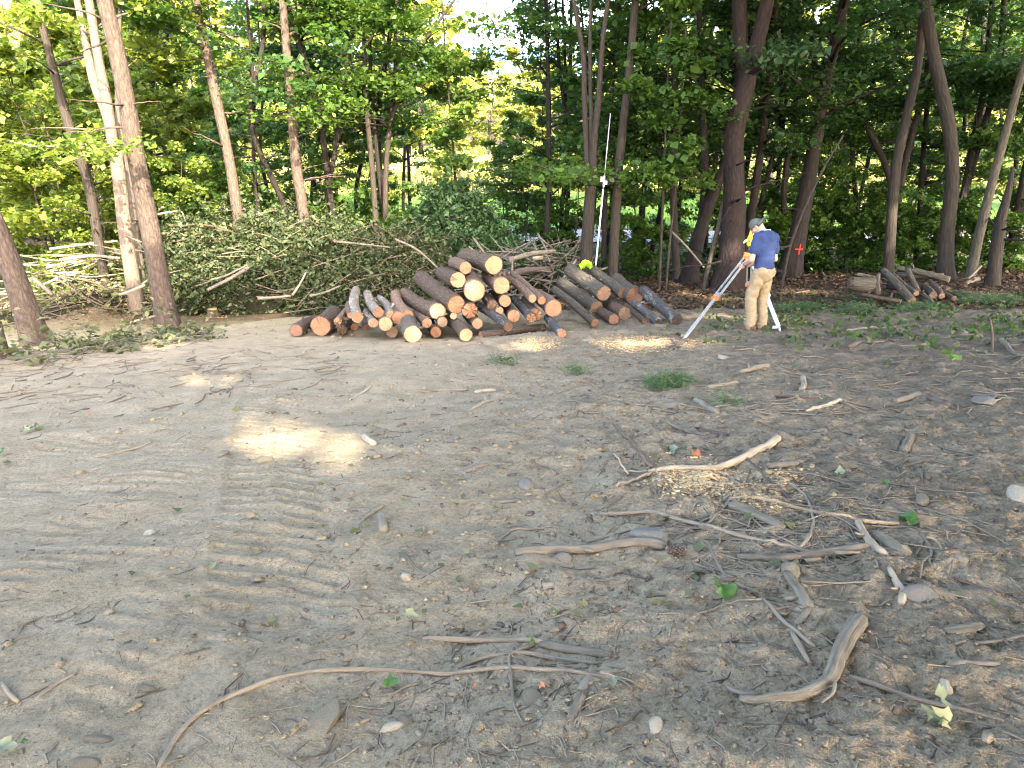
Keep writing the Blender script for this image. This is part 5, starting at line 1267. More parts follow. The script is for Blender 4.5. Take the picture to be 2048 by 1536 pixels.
for k, row in enumerate([('round green maple leaf lying just below the long root', 779, 1367, 44, 'leaf_green'), ('narrow pale leaf on bare soil left of the knotty stick', 819, 1233, 28, 'leaf_pale'), ('curled green leaf beside the slanting thin stem', 1447, 1205, 52, 'leaf_green'), ('broad dark green leaf standing above the chunky split block', 1815, 1056, 46, 'leaf_green'),
 ('cluster of pale wilted leaves at the lower right corner', 1866, 1464, 66, 'leaf_pale', 4), ('pale leaf at the bottom left corner', 12, 1506, 36, 'leaf_pale'), ('dark green scrap of leaf near the bottom left corner', 52, 1498, 22, 'leaf_green'), ('small green leaf caught on the crossing thin stick', 1061, 1290, 20, 'leaf_green'),
 ('bright orange leaf above the peeled branch', 1395, 915, 20, 'leaf_orange'), ('small orange-pink leaf below the long root', 949, 1373, 12, 'leaf_orange'), ('crumpled reddish leaf right of the wedge stone', 1083, 1381, 22, 'leaf_orange'), ('pale grey-green leaf in the centre right of the clearing', 1338, 905, 30, 'leaf_pale'),
 ('pale star-shaped leaf cluster right of the peeled branch', 1682, 955, 32, 'leaf_pale'), ('dull blue-green leaf at the end of the long root', 1222, 1386, 26, 'leaf_pale'), ('small dark leaf stuck in the tyre track', 425, 1143, 20, 'leaf_pale'), ('tiny orange leaf in the left mid distance', 180, 826, 14, 'leaf_orange'),
 ('green leaf bunch in the right mid distance', 1900, 720, 36, 'leaf_green', 3), ('small green leaf in the soil far right', 1768, 980, 14, 'leaf_green'), ('yellow-green curled leaf right of the reddish whip twig', 1622, 975, 22, 'leaf_dry'), ('wilted leaf bunch on the left mid distance', 62, 862, 34, 'leaf_pale', 3), ('green scrap of leaf at the very left edge', 4, 910, 16, 'leaf_green')]):
    leaf_thing(*row, seed=k)

def pine_sprig(label, px, py, w, n, seed, mat='needle'):
    P, s = hit(px, py, True); a = w * s / FPX / 2; rng = R_(seed)
    root = empty('pine_bough', (P[0], P[1], float(ground_z(P[0], P[1]))), label, 'pine bough', 'pine boughs lying on the clearing')
    mb = MB(); C = []
    for k in range(max(3, n // 260)):
        az = rng.uniform(-.6, .6) + (0 if rng.uniform() > .5 else math.pi); c = np.array([rng.normal(0, a * .3), rng.normal(0, a * .3), .03]); d = np.array([math.cos(az), math.sin(az), .15]) * a * .8
        rows = [(*c, .008), (*(c + d * .5 + [0, 0, .04]), .006), (*(c + d), .003)]; mb.tube(rows, seg=5)
        m = n // max(3, n // 260); t = rng.uniform(.1, 1, m); C.append(c + d * t[:, None] + rng.normal(0, .06, (m, 3)) * [1, 1, .8] + [0, 0, .035])
    C = np.concatenate(C); C[:, 2] = np.abs(C[:, 2]) * .35 + .01
    D = rng.normal(0, 1, C.shape) * [1, 1, .45] + [0, 0, .25]; D /= np.linalg.norm(D, axis=1)[:, None]; W = np.cross(D, rng.normal(0, 1, C.shape)); W /= np.linalg.norm(W, axis=1)[:, None]
    ln = rng.uniform(.07, .13, (len(C), 1)); W *= .0028; V = np.stack([C - W, C + W, C + D * ln + W * .4, C + D * ln - W * .4], 1).reshape(-1, 3); F = np.arange(4 * len(C)).reshape(-1, 4)
    link('stem', mb.mesh('stem'), M['stick_dark'], root); link('needles', new_mesh('needles', V, F), M[mat], root, smooth=False)
pine_sprig('soft green pine bough lying right of the white tripod leg', 1608, 621, 62, 1500, 41)
pine_sprig('pine sprig lying among sticks in the middle right of the clearing', 1332, 775, 112, 800, 42)
pine_sprig('small pine sprig at the foot of the log pile', 1010, 730, 40, 160, 43)
pine_sprig('small tuft of pine needles right of centre in the mid distance', 1150, 745, 44, 160, 44)
pine_sprig('tiny pine sprig on bare soil below the surveyor', 1446, 812, 26, 110, 45)
pine_sprig('long band of pine boughs at the right edge by the stick pile', 1990, 607, 130, 2200, 46)
pine_sprig('pine bough in front of the stick pile', 1730, 626, 110, 1500, 47)
pine_sprig('pine bough in the leaf litter below the stick pile', 1850, 622, 90, 1200, 48)
# a pine cone
P, s = hit(1351, 1113, True); mb = MB(); rngc = R_(8)
cone = empty('pine_cone', (P[0], P[1], float(ground_z(P[0], P[1])) + .022), 'dark pine cone on the soil right of the thick smooth stick', 'pine cone')
for k in range(60):
    t = k / 60; a = k * 2.4; r = .026 * math.sin(math.pi * (.1 + .82 * t)); c = np.array([-.055 + .11 * t, math.cos(a) * r, math.sin(a) * r])
    d = np.array([.35, math.cos(a), math.sin(a)]); mb.tube([(*c, .007), (*(c + d * .008), .009), (*(c + d * .011), .004)], seg=6)
link('scales', mb.mesh('scales'), M['stick_dark'], cone); cone.scale = (.66, .66, .66)

# ------------------------------------------------------------------ uncountable litter
def screen_points(n, rng, x0, x1, y0, y1, dens=None):
    px = rng.uniform(x0, x1, n); py = rng.uniform(y0, y1, n)
    if dens is not None: k = rng.uniform(0, 1, n) < dens(px, py); px, py = px[k], py[k]
    P, s = hit(px, py, True); P[:, 2] = ground_z(P[:, 0], P[:, 1])
    return P, s
rng = R_(61)
def chunks(name, label, P, S, size_px, mat, rng, flat=.6, kind='stuff', lo=.006, hi=.06, long=1.0):
    n = len(P); ico = np.array([(0,0,1),(.9,0,.2),(.28,.85,.2),(-.72,.53,.2),(-.72,-.53,.2),(.28,-.85,.2),(.5,.4,-.6),(-.5,.4,-.6),(0,-.6,-.6)], float)
    tri = np.array([(0,1,2),(0,2,3),(0,3,4),(0,4,5),(0,5,1),(1,6,2),(2,6,7),(2,7,3),(3,7,4),(4,7,8),(4,8,5),(5,8,1),(1,8,6)])
    r = np.clip(size_px * S / FPX * rng.lognormal(0, .5, n), lo, hi) / 2
    a = rng.uniform(0, 6.28, n); sc = np.stack([r * rng.uniform(.8, 1.5, n) * long, r * rng.uniform(.6, 1.1, n), r * rng.uniform(.5, 1.1, n) * flat], 1)
    V = ico[None] * (1 + rng.normal(0, .16, (n, 9, 1))) * sc[:, None]
    x = V[..., 0] * np.cos(a)[:, None] - V[..., 1] * np.sin(a)[:, None]; y = V[..., 0] * np.sin(a)[:, None] + V[..., 1] * np.cos(a)[:, None]
    V = np.stack([x, y, V[..., 2]], -1) + P[:, None] + np.array([0, 0, 1]) * (r * flat * .25)[:, None, None]
    F = (tri[None] + 9 * np.arange(n)[:, None, None]).reshape(-1, 3)
    return tag(link(name, new_mesh(name, V.reshape(-1, 3), F, V.reshape(-1, 3)), M[mat], smooth=False), label, name.replace('_', ' '), kind=kind)
dens_r = lambda px, py: np.clip(.22 + .9 * sstep(-200, 700, px - 500 - (1536 - py) * .15) + .5 * pnoise(px / 120, py / 60), .06, 1)
P, S = screen_points(12000, rng, -60, 2108, 640, 1560, dens_r); chunks('clods', 'small clods of dry soil all over the clearing', P, S, 6, 'dirt', rng, .7)
P, S = screen_points(700, rng, -60, 2108, 640, 1560, dens_r); chunks('pebbles', 'scattered small pebbles in the soil', P, S, 5, 'stone', rng, .7)
P, S = screen_points(1300, rng, -60, 2108, 650, 1560, dens_r); chunks('wood_chips', 'small pale chips of wood and bark scattered on the soil', P, S, 6, 'chip', rng, .3, long=1.7)
P, S = screen_points(1500, rng, -60, 2108, 640, 1560, dens_r); chunks('bark_flakes', 'dark flakes of bark scattered on the soil', P, S, 7, 'stick_dark', rng, .3, long=1.5)
def litter_sticks(name, label, P, S, mat, rng, L=(.04, .28), r_=(.0015, .005)):
    mb = MB()
    for p, s in zip(P, S):
        az = rng.uniform(0, 6.28); l = rng.uniform(*L); r = max(rng.uniform(*r_), .55 * s / FPX); d = np.array([math.cos(az), math.sin(az), 0]) * l / 2; q = np.array([-d[1], d[0], 0]) * rng.normal(0, .25)
        rows = np.array([[*(p - d), r], [*(p + q), r], [*(p + d), r * .6]]); rows[:, 2] = ground_z(rows[:, 0], rows[:, 1]) + r * .7
        mb.tube(rows, seg=4, caps=False)
    return tag(link(name, mb.mesh(name), M[mat]), label, name.replace('_', ' '), kind='stuff')
P, S = screen_points(1300, rng, -60, 2108, 640, 1560, dens_r); litter_sticks('twig_litter', 'fine twigs strewn over the clearing', P, S, 'stick', rng, (.02, .16), (.001, .003))
P, S = screen_points(700, rng, -60, 2108, 640, 1560, dens_r); litter_sticks('dark_twig_litter', 'fine dark twigs strewn over the clearing', P, S, 'stick_dark', rng, (.02, .16), (.001, .003))
P, S = screen_points(420, rng, 1130, 2108, 600, 830, None); litter_sticks('twig_debris', 'twig debris on the right side of the clearing', P, S, 'stick', rng, (.1, .5), (.003, .008))
px = rng.normal(170, 60, 200); py = rng.normal(608, 22, 200); P, S = hit(px, py, True); litter_sticks('twig_debris', 'dead grass and twigs over the soil heap at the left', P, S, 'brush_stick', rng, (.1, .6), (.003, .008))
px = rng.normal(170, 70, 900); py = rng.normal(608, 26, 900); P, S = hit(px, py, True); P[:, 2] = ground_z(P[:, 0], P[:, 1]); chunks('clods', 'clods of soil on the heap at the left', P, S, 7, 'dirt', rng, .8)
P, S = screen_points(420, rng, -60, 700, 690, 860, lambda a, b: np.clip(1.2 - (b - 690 - (700 - a) * .08) / 90, 0, 1)); litter_sticks('twig_debris', 'twig debris along the left edge of the clearing', P, S, 'stick', rng, (.08, .5), (.003, .008))
P, S = screen_points(30000, rng, 1120, 2108, 470, 620, None); k = P[:, 1] < 24; P = P[k]
V, F = leaf_quads(P + [0, 0, .02], .065, rng, 1.3)
tag(link('forest_litter', new_mesh('forest_litter', V, F), M['litter'], smooth=False), 'brown fallen leaves on the forest floor', 'leaf litter', kind='stuff')
px = rng.normal(1640, 150, 260); py = rng.normal(1060, 62, 260); P, S = hit(px, py, True); litter_sticks('twig_tangle', 'tangle of thin twigs and rootlets around the split boards', P, S, 'stick', rng, (.10, .5), (.0015, .005))
px = rng.normal(1600, 220, 160); py = rng.normal(900, 60, 160); P, S = hit(px, py, True); litter_sticks('twig_tangle', 'thin twigs strewn around the squat stub and sawdust', P, S, 'stick', rng, (.08, .45), (.0015, .006))
n = 700; P, S = screen_points(n, rng, 1120, 2000, 480, 600, None); litter_sticks('forest_twigs', 'dead twigs on the forest floor', P, S, 'stick_dark', rng, (.2, 1.0), (.005, .014))
lit = lambda px, py: np.clip(np.exp(-((py - 640 + (px - 1560) * .02) / 42) ** 2) * sstep(1280, 1600, px) * (.55 + 1.4 * pnoise(px / 70, py / 22)), 0, 1)
P, S = screen_points(2600, rng, 1280, 2108, 575, 760, lit); V, F = star_leaves(P + [0, 0, .03], .085, rng, 1.0, .7)
tag(link('green_leaf_litter', new_mesh('green_leaf_litter', V, F), M['leaf_dry'], smooth=False), 'torn green and pale leaves strewn along the right side', 'leaf litter', kind='stuff')
P, S = screen_points(3000, rng, 1400, 2108, 575, 720, lit); V, F = leaf_quads(P + [0, 0, .05], .06, rng, .6)
tag(link('green_sprigs', new_mesh('green_sprigs', V, F), M['leaf'], smooth=False), 'green leafy sprigs strewn along the right side', 'leaf litter', kind='stuff')
P, S = screen_points(300, rng, -60, 2108, 680, 1250, dens_r); V, F = leaf_quads(P + [0, 0, .012], .035, rng, 1.6)
tag(link('leaf_scraps', new_mesh('leaf_scraps', V, F), M['leaf_dry'], smooth=False), 'small scraps of leaf scattered on the soil', 'leaf litter', kind='stuff')
for (cx, cy, sx, sy, n) in ((1400,960,90,36,2600), (1520,1000,90,30,1500), (1280,690,70,14,2600), (1400,690,40,8,700), (1080,690,40,12,900), (430,628,26,7,500), (1500,580,60,8,700), (1580,960,60,20,500)):
    px = rng.normal(cx, sx * .5, n); py = rng.normal(cy, sy * .5, n); P, S = hit(px, py, True); P[:, 2] = ground_z(P[:, 0], P[:, 1])
    chunks('sawdust', 'patch of tan sawdust on the soil', P + [0, 0, .002], S, 4.5, 'sawdust', rng, .35, lo=.008, hi=.03)
# ------------------------------------------------------------------ the surveyor, the tripod, the rod
def capsule(mb, p0, p1, r0, r1, seg=14, sq=1.0):
    p0, p1 = np.array(p0, float), np.array(p1, float); d = p1 - p0; d /= np.linalg.norm(d) + 1e-9
    rows = [(*(p0 - d * r0 * k), r0 * math.sqrt(max(.02, 1 - k * k))) for k in (.98, .8, .5)] + [(*p0, r0)] + [(*(p0 + (p1 - p0) * t), r0 + (r1 - r0) * t) for t in (.33, .66)] + [(*p1, r1)] + [(*(p1 + d * r1 * k), r1 * math.sqrt(max(.02, 1 - k * k))) for k in (.5, .8, .98)]
    mb.tube(rows, seg=seg, squash=sq)
def ellipsoid(mb, c, rad, Rm=None, n=12):
    V = []; F = []; m = 18
    for i in range(n + 1):
        ph = math.pi * i / n
        for j in range(m):
            a = 2 * math.pi * j / m; V.append((math.sin(ph) * math.cos(a), math.sin(ph) * math.sin(a), math.cos(ph)))
    for i in range(n):
        for j in range(m): F.append((i * m + j, (i + 1) * m + j, (i + 1) * m + (j + 1) % m, i * m + (j + 1) % m))
    V = np.array(V) * rad
    if Rm is not None: V = V @ np.array(Rm).T
    mb.add(V + np.array(c), F)
def wrinkle(me, amp, f, seed):
    n = len(me.vertices); co = np.zeros(n * 3); no = np.zeros(n * 3); me.vertices.foreach_get('co', co); me.vertices.foreach_get('normal', no)
    co = co.reshape(-1, 3); no = no.reshape(-1, 3)
    a = np.arctan2(co[:, 1], co[:, 0])
    w = pnoise(co[:, 0] * f + co[:, 1] * f * .7 + seed, co[:, 2] * f * 1.5 + co[:, 0] * f * .6) + .6 * pnoise(co[:, 0] * f * 2.2 - co[:, 1] * f * 2, co[:, 2] * f * 3 + seed)
    w = w + .7 * (1 - 2 * np.abs(pnoise(co[:, 0] * f * .8 + 3, co[:, 2] * f * 1.1 + co[:, 1] * f + seed)) * 1.6)
    co += no * (w * amp)[:, None]; me.vertices.foreach_set('co', co.ravel()); me.update()
skin = plain('skin', (.50, .27, .19), .55, .4, 0, .08, 40)
sm_, nt, b = mk('navy_cotton', .9, .15); nt.links.new(ramp(nt, noise(nt, mapped(nt, (1, 1, 1)), 6, 6, .6), [(.3, (.024, .038, .105)), (.7, (.038, .058, .150))]), b.inputs['Base Color']); bump(nt, b, noise(nt, mapped(nt, (1, 1, 1)), 260, 2, .5), .15, .003)
km_, nt, b = mk('khaki_cotton', .9, .15); nt.links.new(ramp(nt, noise(nt, mapped(nt, (1, 1, 1)), 7, 6, .6), [(.3, (.215, .158, .097)), (.7, (.31, .232, .146))]), b.inputs['Base Color']); bump(nt, b, noise(nt, mapped(nt, (1, 1, 1)), 240, 2, .5), .15, .003)
capm = plain('cap_cloth', (.085, .095, .085), .9, .15, 0, .2, 12)
hairm = plain('dark_hair', (.035, .024, .018), .7, .3, 0, .4, 90, .6)
bootm = plain('boot_leather', (.10, .065, .04), .8, .3, 0, .3, 20)

PF, ps = hit(1508, 661, True); PF[2] = float(ground_z(PF[0], PF[1]))
HD = math.radians(34)
HR = Matrix.Rotation(HD, 3, 'Z')
hipL, hipR = (-.095, -.02, .93), (.095, -.02, .93); kneeL, kneeR = (-.115, .06, .50), (.115, .02, .50); ankL, ankR = (-.105, .0, .10), (.105, -.05, .10)
shL, shR = (-.195, .015, 1.41), (.195, .015, 1.41); elL, elR = (-.275, .01, 1.09), (.275, .01, 1.09); wrL, wrR = (-.13, .225, .985), (.12, .225, 1.0)
NK, HC = np.array([0, .06, 1.49]), np.array([-.03, .19, 1.57])
HM = np.array(Matrix.Rotation(math.radians(26), 3, 'Z') @ Matrix.Rotation(math.radians(-52), 3, 'X'))      # the head bent down and turned
def hp(x, y, z): return HC + HM @ np.array([x, y, z])
mb = MB()
ellipsoid(mb, HC, (.076, .096, .105), HM); ellipsoid(mb, hp(0, .035, -.065), (.055, .062, .062), HM)
ellipsoid(mb, hp(0, .062, -.105), (.026, .022, .02), HM); capsule(mb, hp(0, .092, .01), hp(0, .114, -.032), .011, .017); ellipsoid(mb, hp(0, .098, -.066), (.024, .012, .008), HM); ellipsoid(mb, hp(0, .096, -.078), (.021, .011, .007), HM)
ellipsoid(mb, hp(0, .086, .022), (.052, .014, .012), HM)
for s in (-1, 1):
    ellipsoid(mb, hp(s * .079, .004, -.012), (.009, .019, .032), HM); ellipsoid(mb, hp(s * .048, .068, -.035), (.022, .022, .026), HM)
capsule(mb, NK - [0, .01, .06], hp(0, -.02, -.07), .066, .056); capsule(mb, (0, .01, 1.33), (0, .035, 1.46), .085, .06)
ellipsoid(mb, (0, .0, 1.22), (.15, .082, .20)); ellipsoid(mb, (0, -.02, 1.0), (.14, .09, .15))
for sh, el, wr, s in ((shL, elL, wrL, -1), (shR, elR, wrR, 1)):
    ellipsoid(mb, np.array(sh) - [s * .03, 0, .02], (.055, .05, .055)); capsule(mb, sh, el, .050, .041); capsule(mb, el, (np.array(el) * .6 + np.array(wr) * .4), .045, .044); capsule(mb, (np.array(el) * .6 + np.array(wr) * .4), wr, .043, .029)
    w = np.array(wr); d = w - np.array(el); d /= np.linalg.norm(d); up = np.array([0, 0, 1.]); side = np.cross(d, up); side /= np.linalg.norm(side); up = np.cross(side, d)
    palm = w + d * .055; ellipsoid(mb, palm, (.046, .038, .019), np.stack([d, up, side], 1))
    for k, (off, L) in enumerate(((.028, .040), (.010, .046), (-.009, .043), (-.026, .034))):
        a0 = palm + d * .038 + up * off; a1 = a0 + d * L * .8 - side * s * L * -.35; a2 = a1 + d * L * .25 + side * s * L * .55; a3 = a2 - d * L * .2 + side * s * L * .35
        capsule(mb, a0, a1, .0095, .0088, 8); capsule(mb, a1, a2, .0088, .008, 8); capsule(mb, a2, a3, .008, .0072, 8)
    t0 = w + d * .03 + up * .026; t1 = t0 + d * .035 + up * .022 + side * s * .012; capsule(mb, t0, t1, .012, .0105, 8); capsule(mb, t1, t1 + d * .028 + side * s * .014, .0105, .009, 8)
for h, k, a in ((hipL, kneeL, ankL), (hipR, kneeR, ankR)):
    capsule(mb, h, k, .083, .056); capsule(mb, k, (np.array(k) * .62 + np.array(a) * .38), .056, .054); capsule(mb, (np.array(k) * .62 + np.array(a) * .38), a, .052, .037)
    capsule(mb, (a[0], a[1] - .03, .05), (a[0], a[1] + .15, .035), .038, .032)
body = link('person', remeshed('person', mb, .0062, 3), skin, loc=PF)
body.scale = (.88, .88, .88)
body.rotation_euler = (math.radians(-2), math.radians(4.5), HD)
tag(body, 'man seen from behind in navy T-shirt, khaki trousers and backward cap at a tripod', 'person')
# T-shirt
mb = MB()
for z, cx, cy, rx, ry in ((.97, .0, -.02, .172, .128), (.99, .0, -.022, .176, .130), (1.08, .0, -.012, .182, .126), (1.18, .0, -.004, .192, .126), (1.28, .0, .0, .204, .126), (1.37, .0, .004, .200, .112), (1.43, .0, .012, .165, .095)): ellipsoid(mb, (cx, cy, z), (rx, ry, .15 if z < 1.35 else .085))
capsule(mb, shL, shR, .078, .078); capsule(mb, (-.10, .02, 1.46), (.10, .02, 1.46), .062, .062); ellipsoid(mb, (0, .035, 1.475), (.085, .08, .05))
for sh, el in ((shL, elL), (shR, elR)):
    e = np.array(sh) + (np.array(el) - np.array(sh)) * .6; capsule(mb, np.array(sh), e, .074, .072)
ms = remeshed('tshirt', mb, .009, 14); wrinkle(ms, .0055, 6, 4)
link('tshirt', ms, sm_, body)
mb = MB(); th = np.linspace(0, 2 * math.pi, 29)
mb.tube([(math.cos(a) * .076, .045 + math.sin(a) * .072, 1.512 + .018 * math.sin(a) * -1, .009) for a in th], seg=6, caps=False); link('collar', mb.mesh('collar'), plain('grey_undershirt', (.42, .44, .48), .9, .1), body)
# trousers
mb = MB()
ellipsoid(mb, (0, -.02, .95), (.165, .125, .10)); ellipsoid(mb, (0, -.035, .87), (.170, .125, .12))
for h, k, a, s in ((hipL, kneeL, ankL, -1), (hipR, kneeR, ankR, 1)):
    capsule(mb, (h[0], h[1], .88), k, .100, .083); ellipsoid(mb, (h[0] * 1.0, -.065, .90), (.085, .085, .105)); capsule(mb, k, (a[0], a[1], .16), .083, .074); capsule(mb, (a[0], a[1], .16), (a[0], a[1] + .01, .075), .076, .072); ellipsoid(mb, (a[0], a[1] + .02, .10), (.083, .088, .04))
ms = remeshed('trousers', mb, .0085, 4); wrinkle(ms, .011, 8, 9)
link('trousers', ms, km_, body)
for a in (ankL, ankR):
    mb = MB(); capsule(mb, (a[0], a[1] - .05, .05), (a[0], a[1] + .17, .042), .054, .047); capsule(mb, (a[0], a[1], .06), (a[0], a[1], .14), .058, .056)
    mb.box((a[0], a[1] + .06, .012), (.10, .30, .024)); link('boot', remeshed('boot', mb, .008, 3), bootm, body)
mb = MB(); ellipsoid(mb, HC + HM @ np.array([0, -.012, .01]), (.081, .097, .103), HM)
hm = remeshed('hair', mb, .008, 2); co = np.array([v.co[:] for v in hm.vertices]); loc_ = (co - HC) @ HM
bm = bmesh.new(); bm.from_mesh(hm); bm.verts.ensure_lookup_table()
bmesh.ops.delete(bm, geom=[v for v, q in zip(bm.verts, loc_) if (q[1] > .035 and q[2] < .03) or q[2] < -.045 - .2 * max(0, q[1] + .02) or q[1] > .07], context='VERTS'); bm.to_mesh(hm); bm.free()
link('hair', hm, hairm, body)
# the cap, worn backwards
V = []; F = []; m = 24; n = 9
for i in range(n + 1):
    ph = math.radians(4 + 92 * i / n)
    for j in range(m):
        a = 2 * math.pi * j / m; V.append(hp(math.sin(ph) * math.cos(a) * .090, -.006 + math.sin(ph) * math.sin(a) * .110, .012 + math.cos(ph) * .108 - .03 * (math.sin(ph) * math.sin(a)) * 0 - .012 * (math.sin(a) < 0) * math.sin(ph)))
F = [(i * m + j, (i + 1) * m + j, (i + 1) * m + (j + 1) % m, i * m + (j + 1) % m) for i in range(n) for j in range(m)] + [tuple(range(m - 1, -1, -1))]
co = link('cap', new_mesh('cap', V, F), capm, body); md = co.modifiers.new('t', 'SOLIDIFY'); md.thickness = .004
V = []; nb = 15; 
for r_ in range(4):
    for j in range(nb):
        a = math.pi + math.pi * (.06 + .88 * j / (nb - 1)); k = 1 + r_ * .23 * math.sin(math.pi * (.06 + .88 * j / (nb - 1))) ** .6
        V.append(hp(math.cos(a) * .088 * (1 + .02 * r_), -.006 + math.sin(a) * .109 * k, .002 - .005 * r_ - .045 * (math.cos(a) ** 2) * (r_ / 3) + .012))
F = [(r_ * nb + j, r_ * nb + j + 1, (r_ + 1) * nb + j + 1, (r_ + 1) * nb + j) for r_ in range(3) for j in range(nb - 1)]
br = link('cap_brim', new_mesh('cap_brim', V, F), capm, body); md = br.modifiers.new('t', 'SOLIDIFY'); md.thickness = .005
mb = MB()
for s in (-1, 1): ellipsoid(mb, hp(s * .031, .083, .0), (.012, .010, .009), HM); 
link('eyes', mb.mesh('eyes'), plain('eye_white', (.6, .58, .55), .3, .5), body)
mb = MB(); wL = np.array(wrL); dL = wL - np.array(elL); dL /= np.linalg.norm(dL)
mb.tube([(*(wL - dL * .035), .036), (*(wL - dL * .012), .034)], seg=14); link('watch', mb.mesh('watch'), plain('black_strap', (.02, .02, .02), .5), body)

# what he holds: a pale stylus-like note pad
def person_pt(p): return np.array(body.matrix_basis @ Vector(p))
bpy.context.view_layer.update()
h = person_pt(wL + dL * .10); mb = MB(); q = at(1480, 526, h[1] + .02); 
mb.tube([(*h, .011), (*((h * .5 + q * .5)), .0115), (*q, .010)], seg=8, squash=.6)
tag(link('stylus', mb.mesh('stylus', h), plain('pale_plastic', (.62, .56, .50), .5, .4), loc=h), 'pale pen-like stylus held in the left hand of the man', 'stylus')

# tripod
alu = plain('aluminium', (.40, .40, .40), .42, .5, .4, .12, 60); white = plain('white_paint', (.74, .74, .76), .45, .5, 0, .05, 40); orange = plain('orange_plastic', (.60, .17, .045), .5, .4); black = plain('black_plastic', (.025, .025, .03), .45, .4); yellow = plain('yellow_plastic', (.85, .52, .02), .42, .45)
yh = 11.45
TH = at(1499, 506, yh)
F1 = hit(1366, 682, True)[0]; F2 = hit(1561, 660, True)[0]; F3 = at(1497, 600, 12.35); F3[2] = float(ground_z(F3[0], F3[1]))
F1[2] = float(ground_z(F1[0], F1[1])); F2[2] = float(ground_z(F2[0], F2[1]))
base = np.array([TH[0], TH[1], float(gbase(TH[0], TH[1]))])
tri = empty('survey_tripod', base, 'aluminium survey tripod with an orange head standing before the man', 'tripod')
mb = MB(); mb.tube([(*(TH - [0, 0, .045]), .075), (*(TH - [0, 0, .03]), .088), (*(TH + [0, 0, .0]), .088), (*(TH + [0, 0, .012]), .075)], seg=20); link('head', mb.mesh('head', base), orange, tri)
for Fo, mt, nm in ((F1, alu, 'silver leg slanting down to the left'), (F2, white, 'broad white leg behind the man'), (F3, alu, 'leg hidden behind the man')):
    d = Fo - TH; L = np.linalg.norm(d); d /= L; hz = np.array([d[0], d[1], 0]); hz /= np.linalg.norm(hz); top = TH + hz * .075 - [0, 0, .025]; d = Fo - top; L = np.linalg.norm(d); d /= L
    side = np.cross(d, [0, 0, 1]); side /= np.linalg.norm(side); nrm = np.cross(side, d)
    lg = None; mb = MB(); Mx = np.stack([side, nrm, d], 1); mid = top + d * L * .56
    w = .055 if mt is white else .05
    for sg in (-1, 1):
        c = (top + d * .14 + mid) / 2; mb.box(c + side * sg * w * .62, (.022, .030, L * .56 - .14), Mx)
    mb.box((mid - d * L * .06 + Fo - d * .10) / 2 + d * 0, (.040 if mt is not white else .052, .022, L * .5 - .10), Mx)
    if mt is white: mb.box((top + d * .10 + mid) / 2, (.06, .012, L * .56 - .1), Mx)
    lg = link('leg', mb.mesh('leg', base), mt, tri, smooth=False); lg['label'] = nm
    mb = MB(); mb.box(top + d * .055, (.095, .045, .11), Mx); link('hinge', mb.mesh('hinge', base), orange, lg, smooth=False)
    mb = MB(); mb.box(mid, (.10, .045, .05), Mx); mb.tube([(*(mid + nrm * .02), .014), (*(mid + nrm * .055 + side * .02), .012)], seg=8); link('clamp', mb.mesh('clamp', base), orange if mt is alu else white, lg, smooth=False)
    mb = MB(); mb.tube([(*(Fo - d * .16), .022), (*(Fo - d * .05), .018), (*(Fo + d * .05), .004)], seg=8); mb.box(Fo - d * .09 + side * .045, (.08, .04, .012), Mx); link('foot', mb.mesh('foot', base), alu if mt is alu else white, lg, smooth=False)
# instrument on the tripod
ib = TH + [0, 0, .012]; inst = empty('survey_instrument', ib, 'yellow survey instrument with a tapering top mounted on the tripod', 'survey instrument')
mb = MB(); mb.tube([(0,0,0,.062), (0,0,.018,.062), (0,0,.02,.048), (0,0,.07,.05), (0,0,.072,.062), (0,0,.10,.06)], seg=18)
for a in (0, 2.1, 4.2): mb.tube([(math.cos(a) * .055, math.sin(a) * .055, .01, .016), (math.cos(a) * .055, math.sin(a) * .055, .075, .016)], seg=10)
link('tribrach', mb.mesh('tribrach'), black, inst)
mb = MB(); mb.tube([(0,0,.10,.060), (0,0,.12,.074), (0,0,.19,.076), (0,0,.23,.066), (0,0,.27,.050), (0,0,.33,.036), (0,0,.37,.026), (0,0,.385,.015)], seg=20, squash=.8); hb = link('housing', mb.mesh('housing'), yellow, inst)
mb = MB(); mb.box((-.03, -.060, .185), (.055, .012, .022)); link('badge', mb.mesh('badge'), black, inst, smooth=False)
mb = MB(); mb.tube([(-.062,-.01,.20,.018), (-.10,-.012,.165,.016), (-.118,-.012,.145,.012)], seg=10); link('eyepiece', mb.mesh('eyepiece'), plain('cream_plastic', (.72, .62, .35), .5), inst)
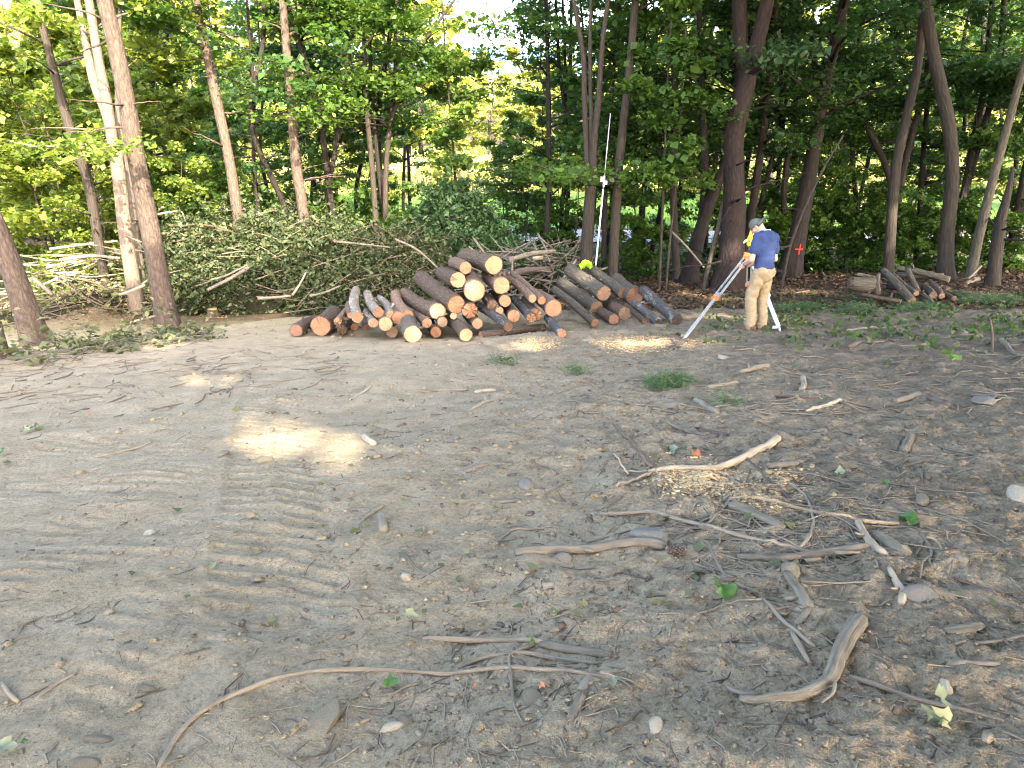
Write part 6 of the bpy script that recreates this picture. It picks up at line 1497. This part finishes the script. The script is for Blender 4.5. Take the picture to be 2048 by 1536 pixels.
mb = MB(); mb.tube([(0,0,.38,.014), (0,0,.42,.012)], seg=10); link('knob', mb.mesh('knob'), black, inst)

# survey rod and lime cloth
RB = at(1191, 537, 13.4); RT = at(1221, 226, 13.5); gz = float(ground_z(RB[0], RB[1])); dd = (RT - RB) / (RT[2] - RB[2]); B0 = RB - dd * (RB[2] - gz)
rod = empty('survey_rod', B0, 'tall thin white survey rod leaning slightly right behind the second log pile', 'survey rod')
mb = MB(); mb.tube([(*B0, .015), (*(B0 + (RT - B0) * .62), .014)], seg=10); link('lower_tube', mb.mesh('lower_tube', B0), white, rod)
mb = MB(); mb.tube([(*(B0 + (RT - B0) * .62), .010), (*RT, .008)], seg=10); link('upper_tube', mb.mesh('upper_tube', B0), alu, rod)
c = B0 + (RT - B0) * .66; mb = MB(); mb.tube([(*(c - [0, 0, .10]), .02), (*(c + [0, 0, .10]), .02)], seg=10); mb.box(c + [-.04, 0, .04], (.06, .03, .09)); mb.box(c + [.035, 0, -.02], (.05, .03, .07)); link('clamp', mb.mesh('clamp', B0), plain('grey_clamp', (.35, .36, .34), .5), rod, smooth=False)
lime, nt, b = mk('lime_cloth', .8, .2); b.inputs['Base Color'].default_value = (.42, .95, .03, 1)
p = at(1172, 535, 13.0); V = []; m = 14
for i in range(m):
    for j in range(m):
        u, v = i / (m - 1) - .5, j / (m - 1) - .5; k = 1 - .35 * abs(v)
        V.append((u * .26 * k + .05 * pnoise(u * 3, v * 3 + 2), .16 * v + .08 * float(pnoise(u * 5 + 1, v * 4)), .13 - .30 * u * u - .34 * (v + .1) ** 2 + .07 * float(pnoise(u * 6, v * 6 + 5))))
cl = link('lime_cloth', new_mesh('lime_cloth', [(float(a), float(b2), float(c2)) for a, b2, c2 in V], [(i * m + j, (i + 1) * m + j, (i + 1) * m + j + 1, i * m + j + 1) for i in range(m - 1) for j in range(m - 1)]), lime, loc=p)
cl.modifiers.new('t', 'SOLIDIFY').thickness = .012
tag(cl, 'bright lime green cloth lying on the top grey log', 'cloth')
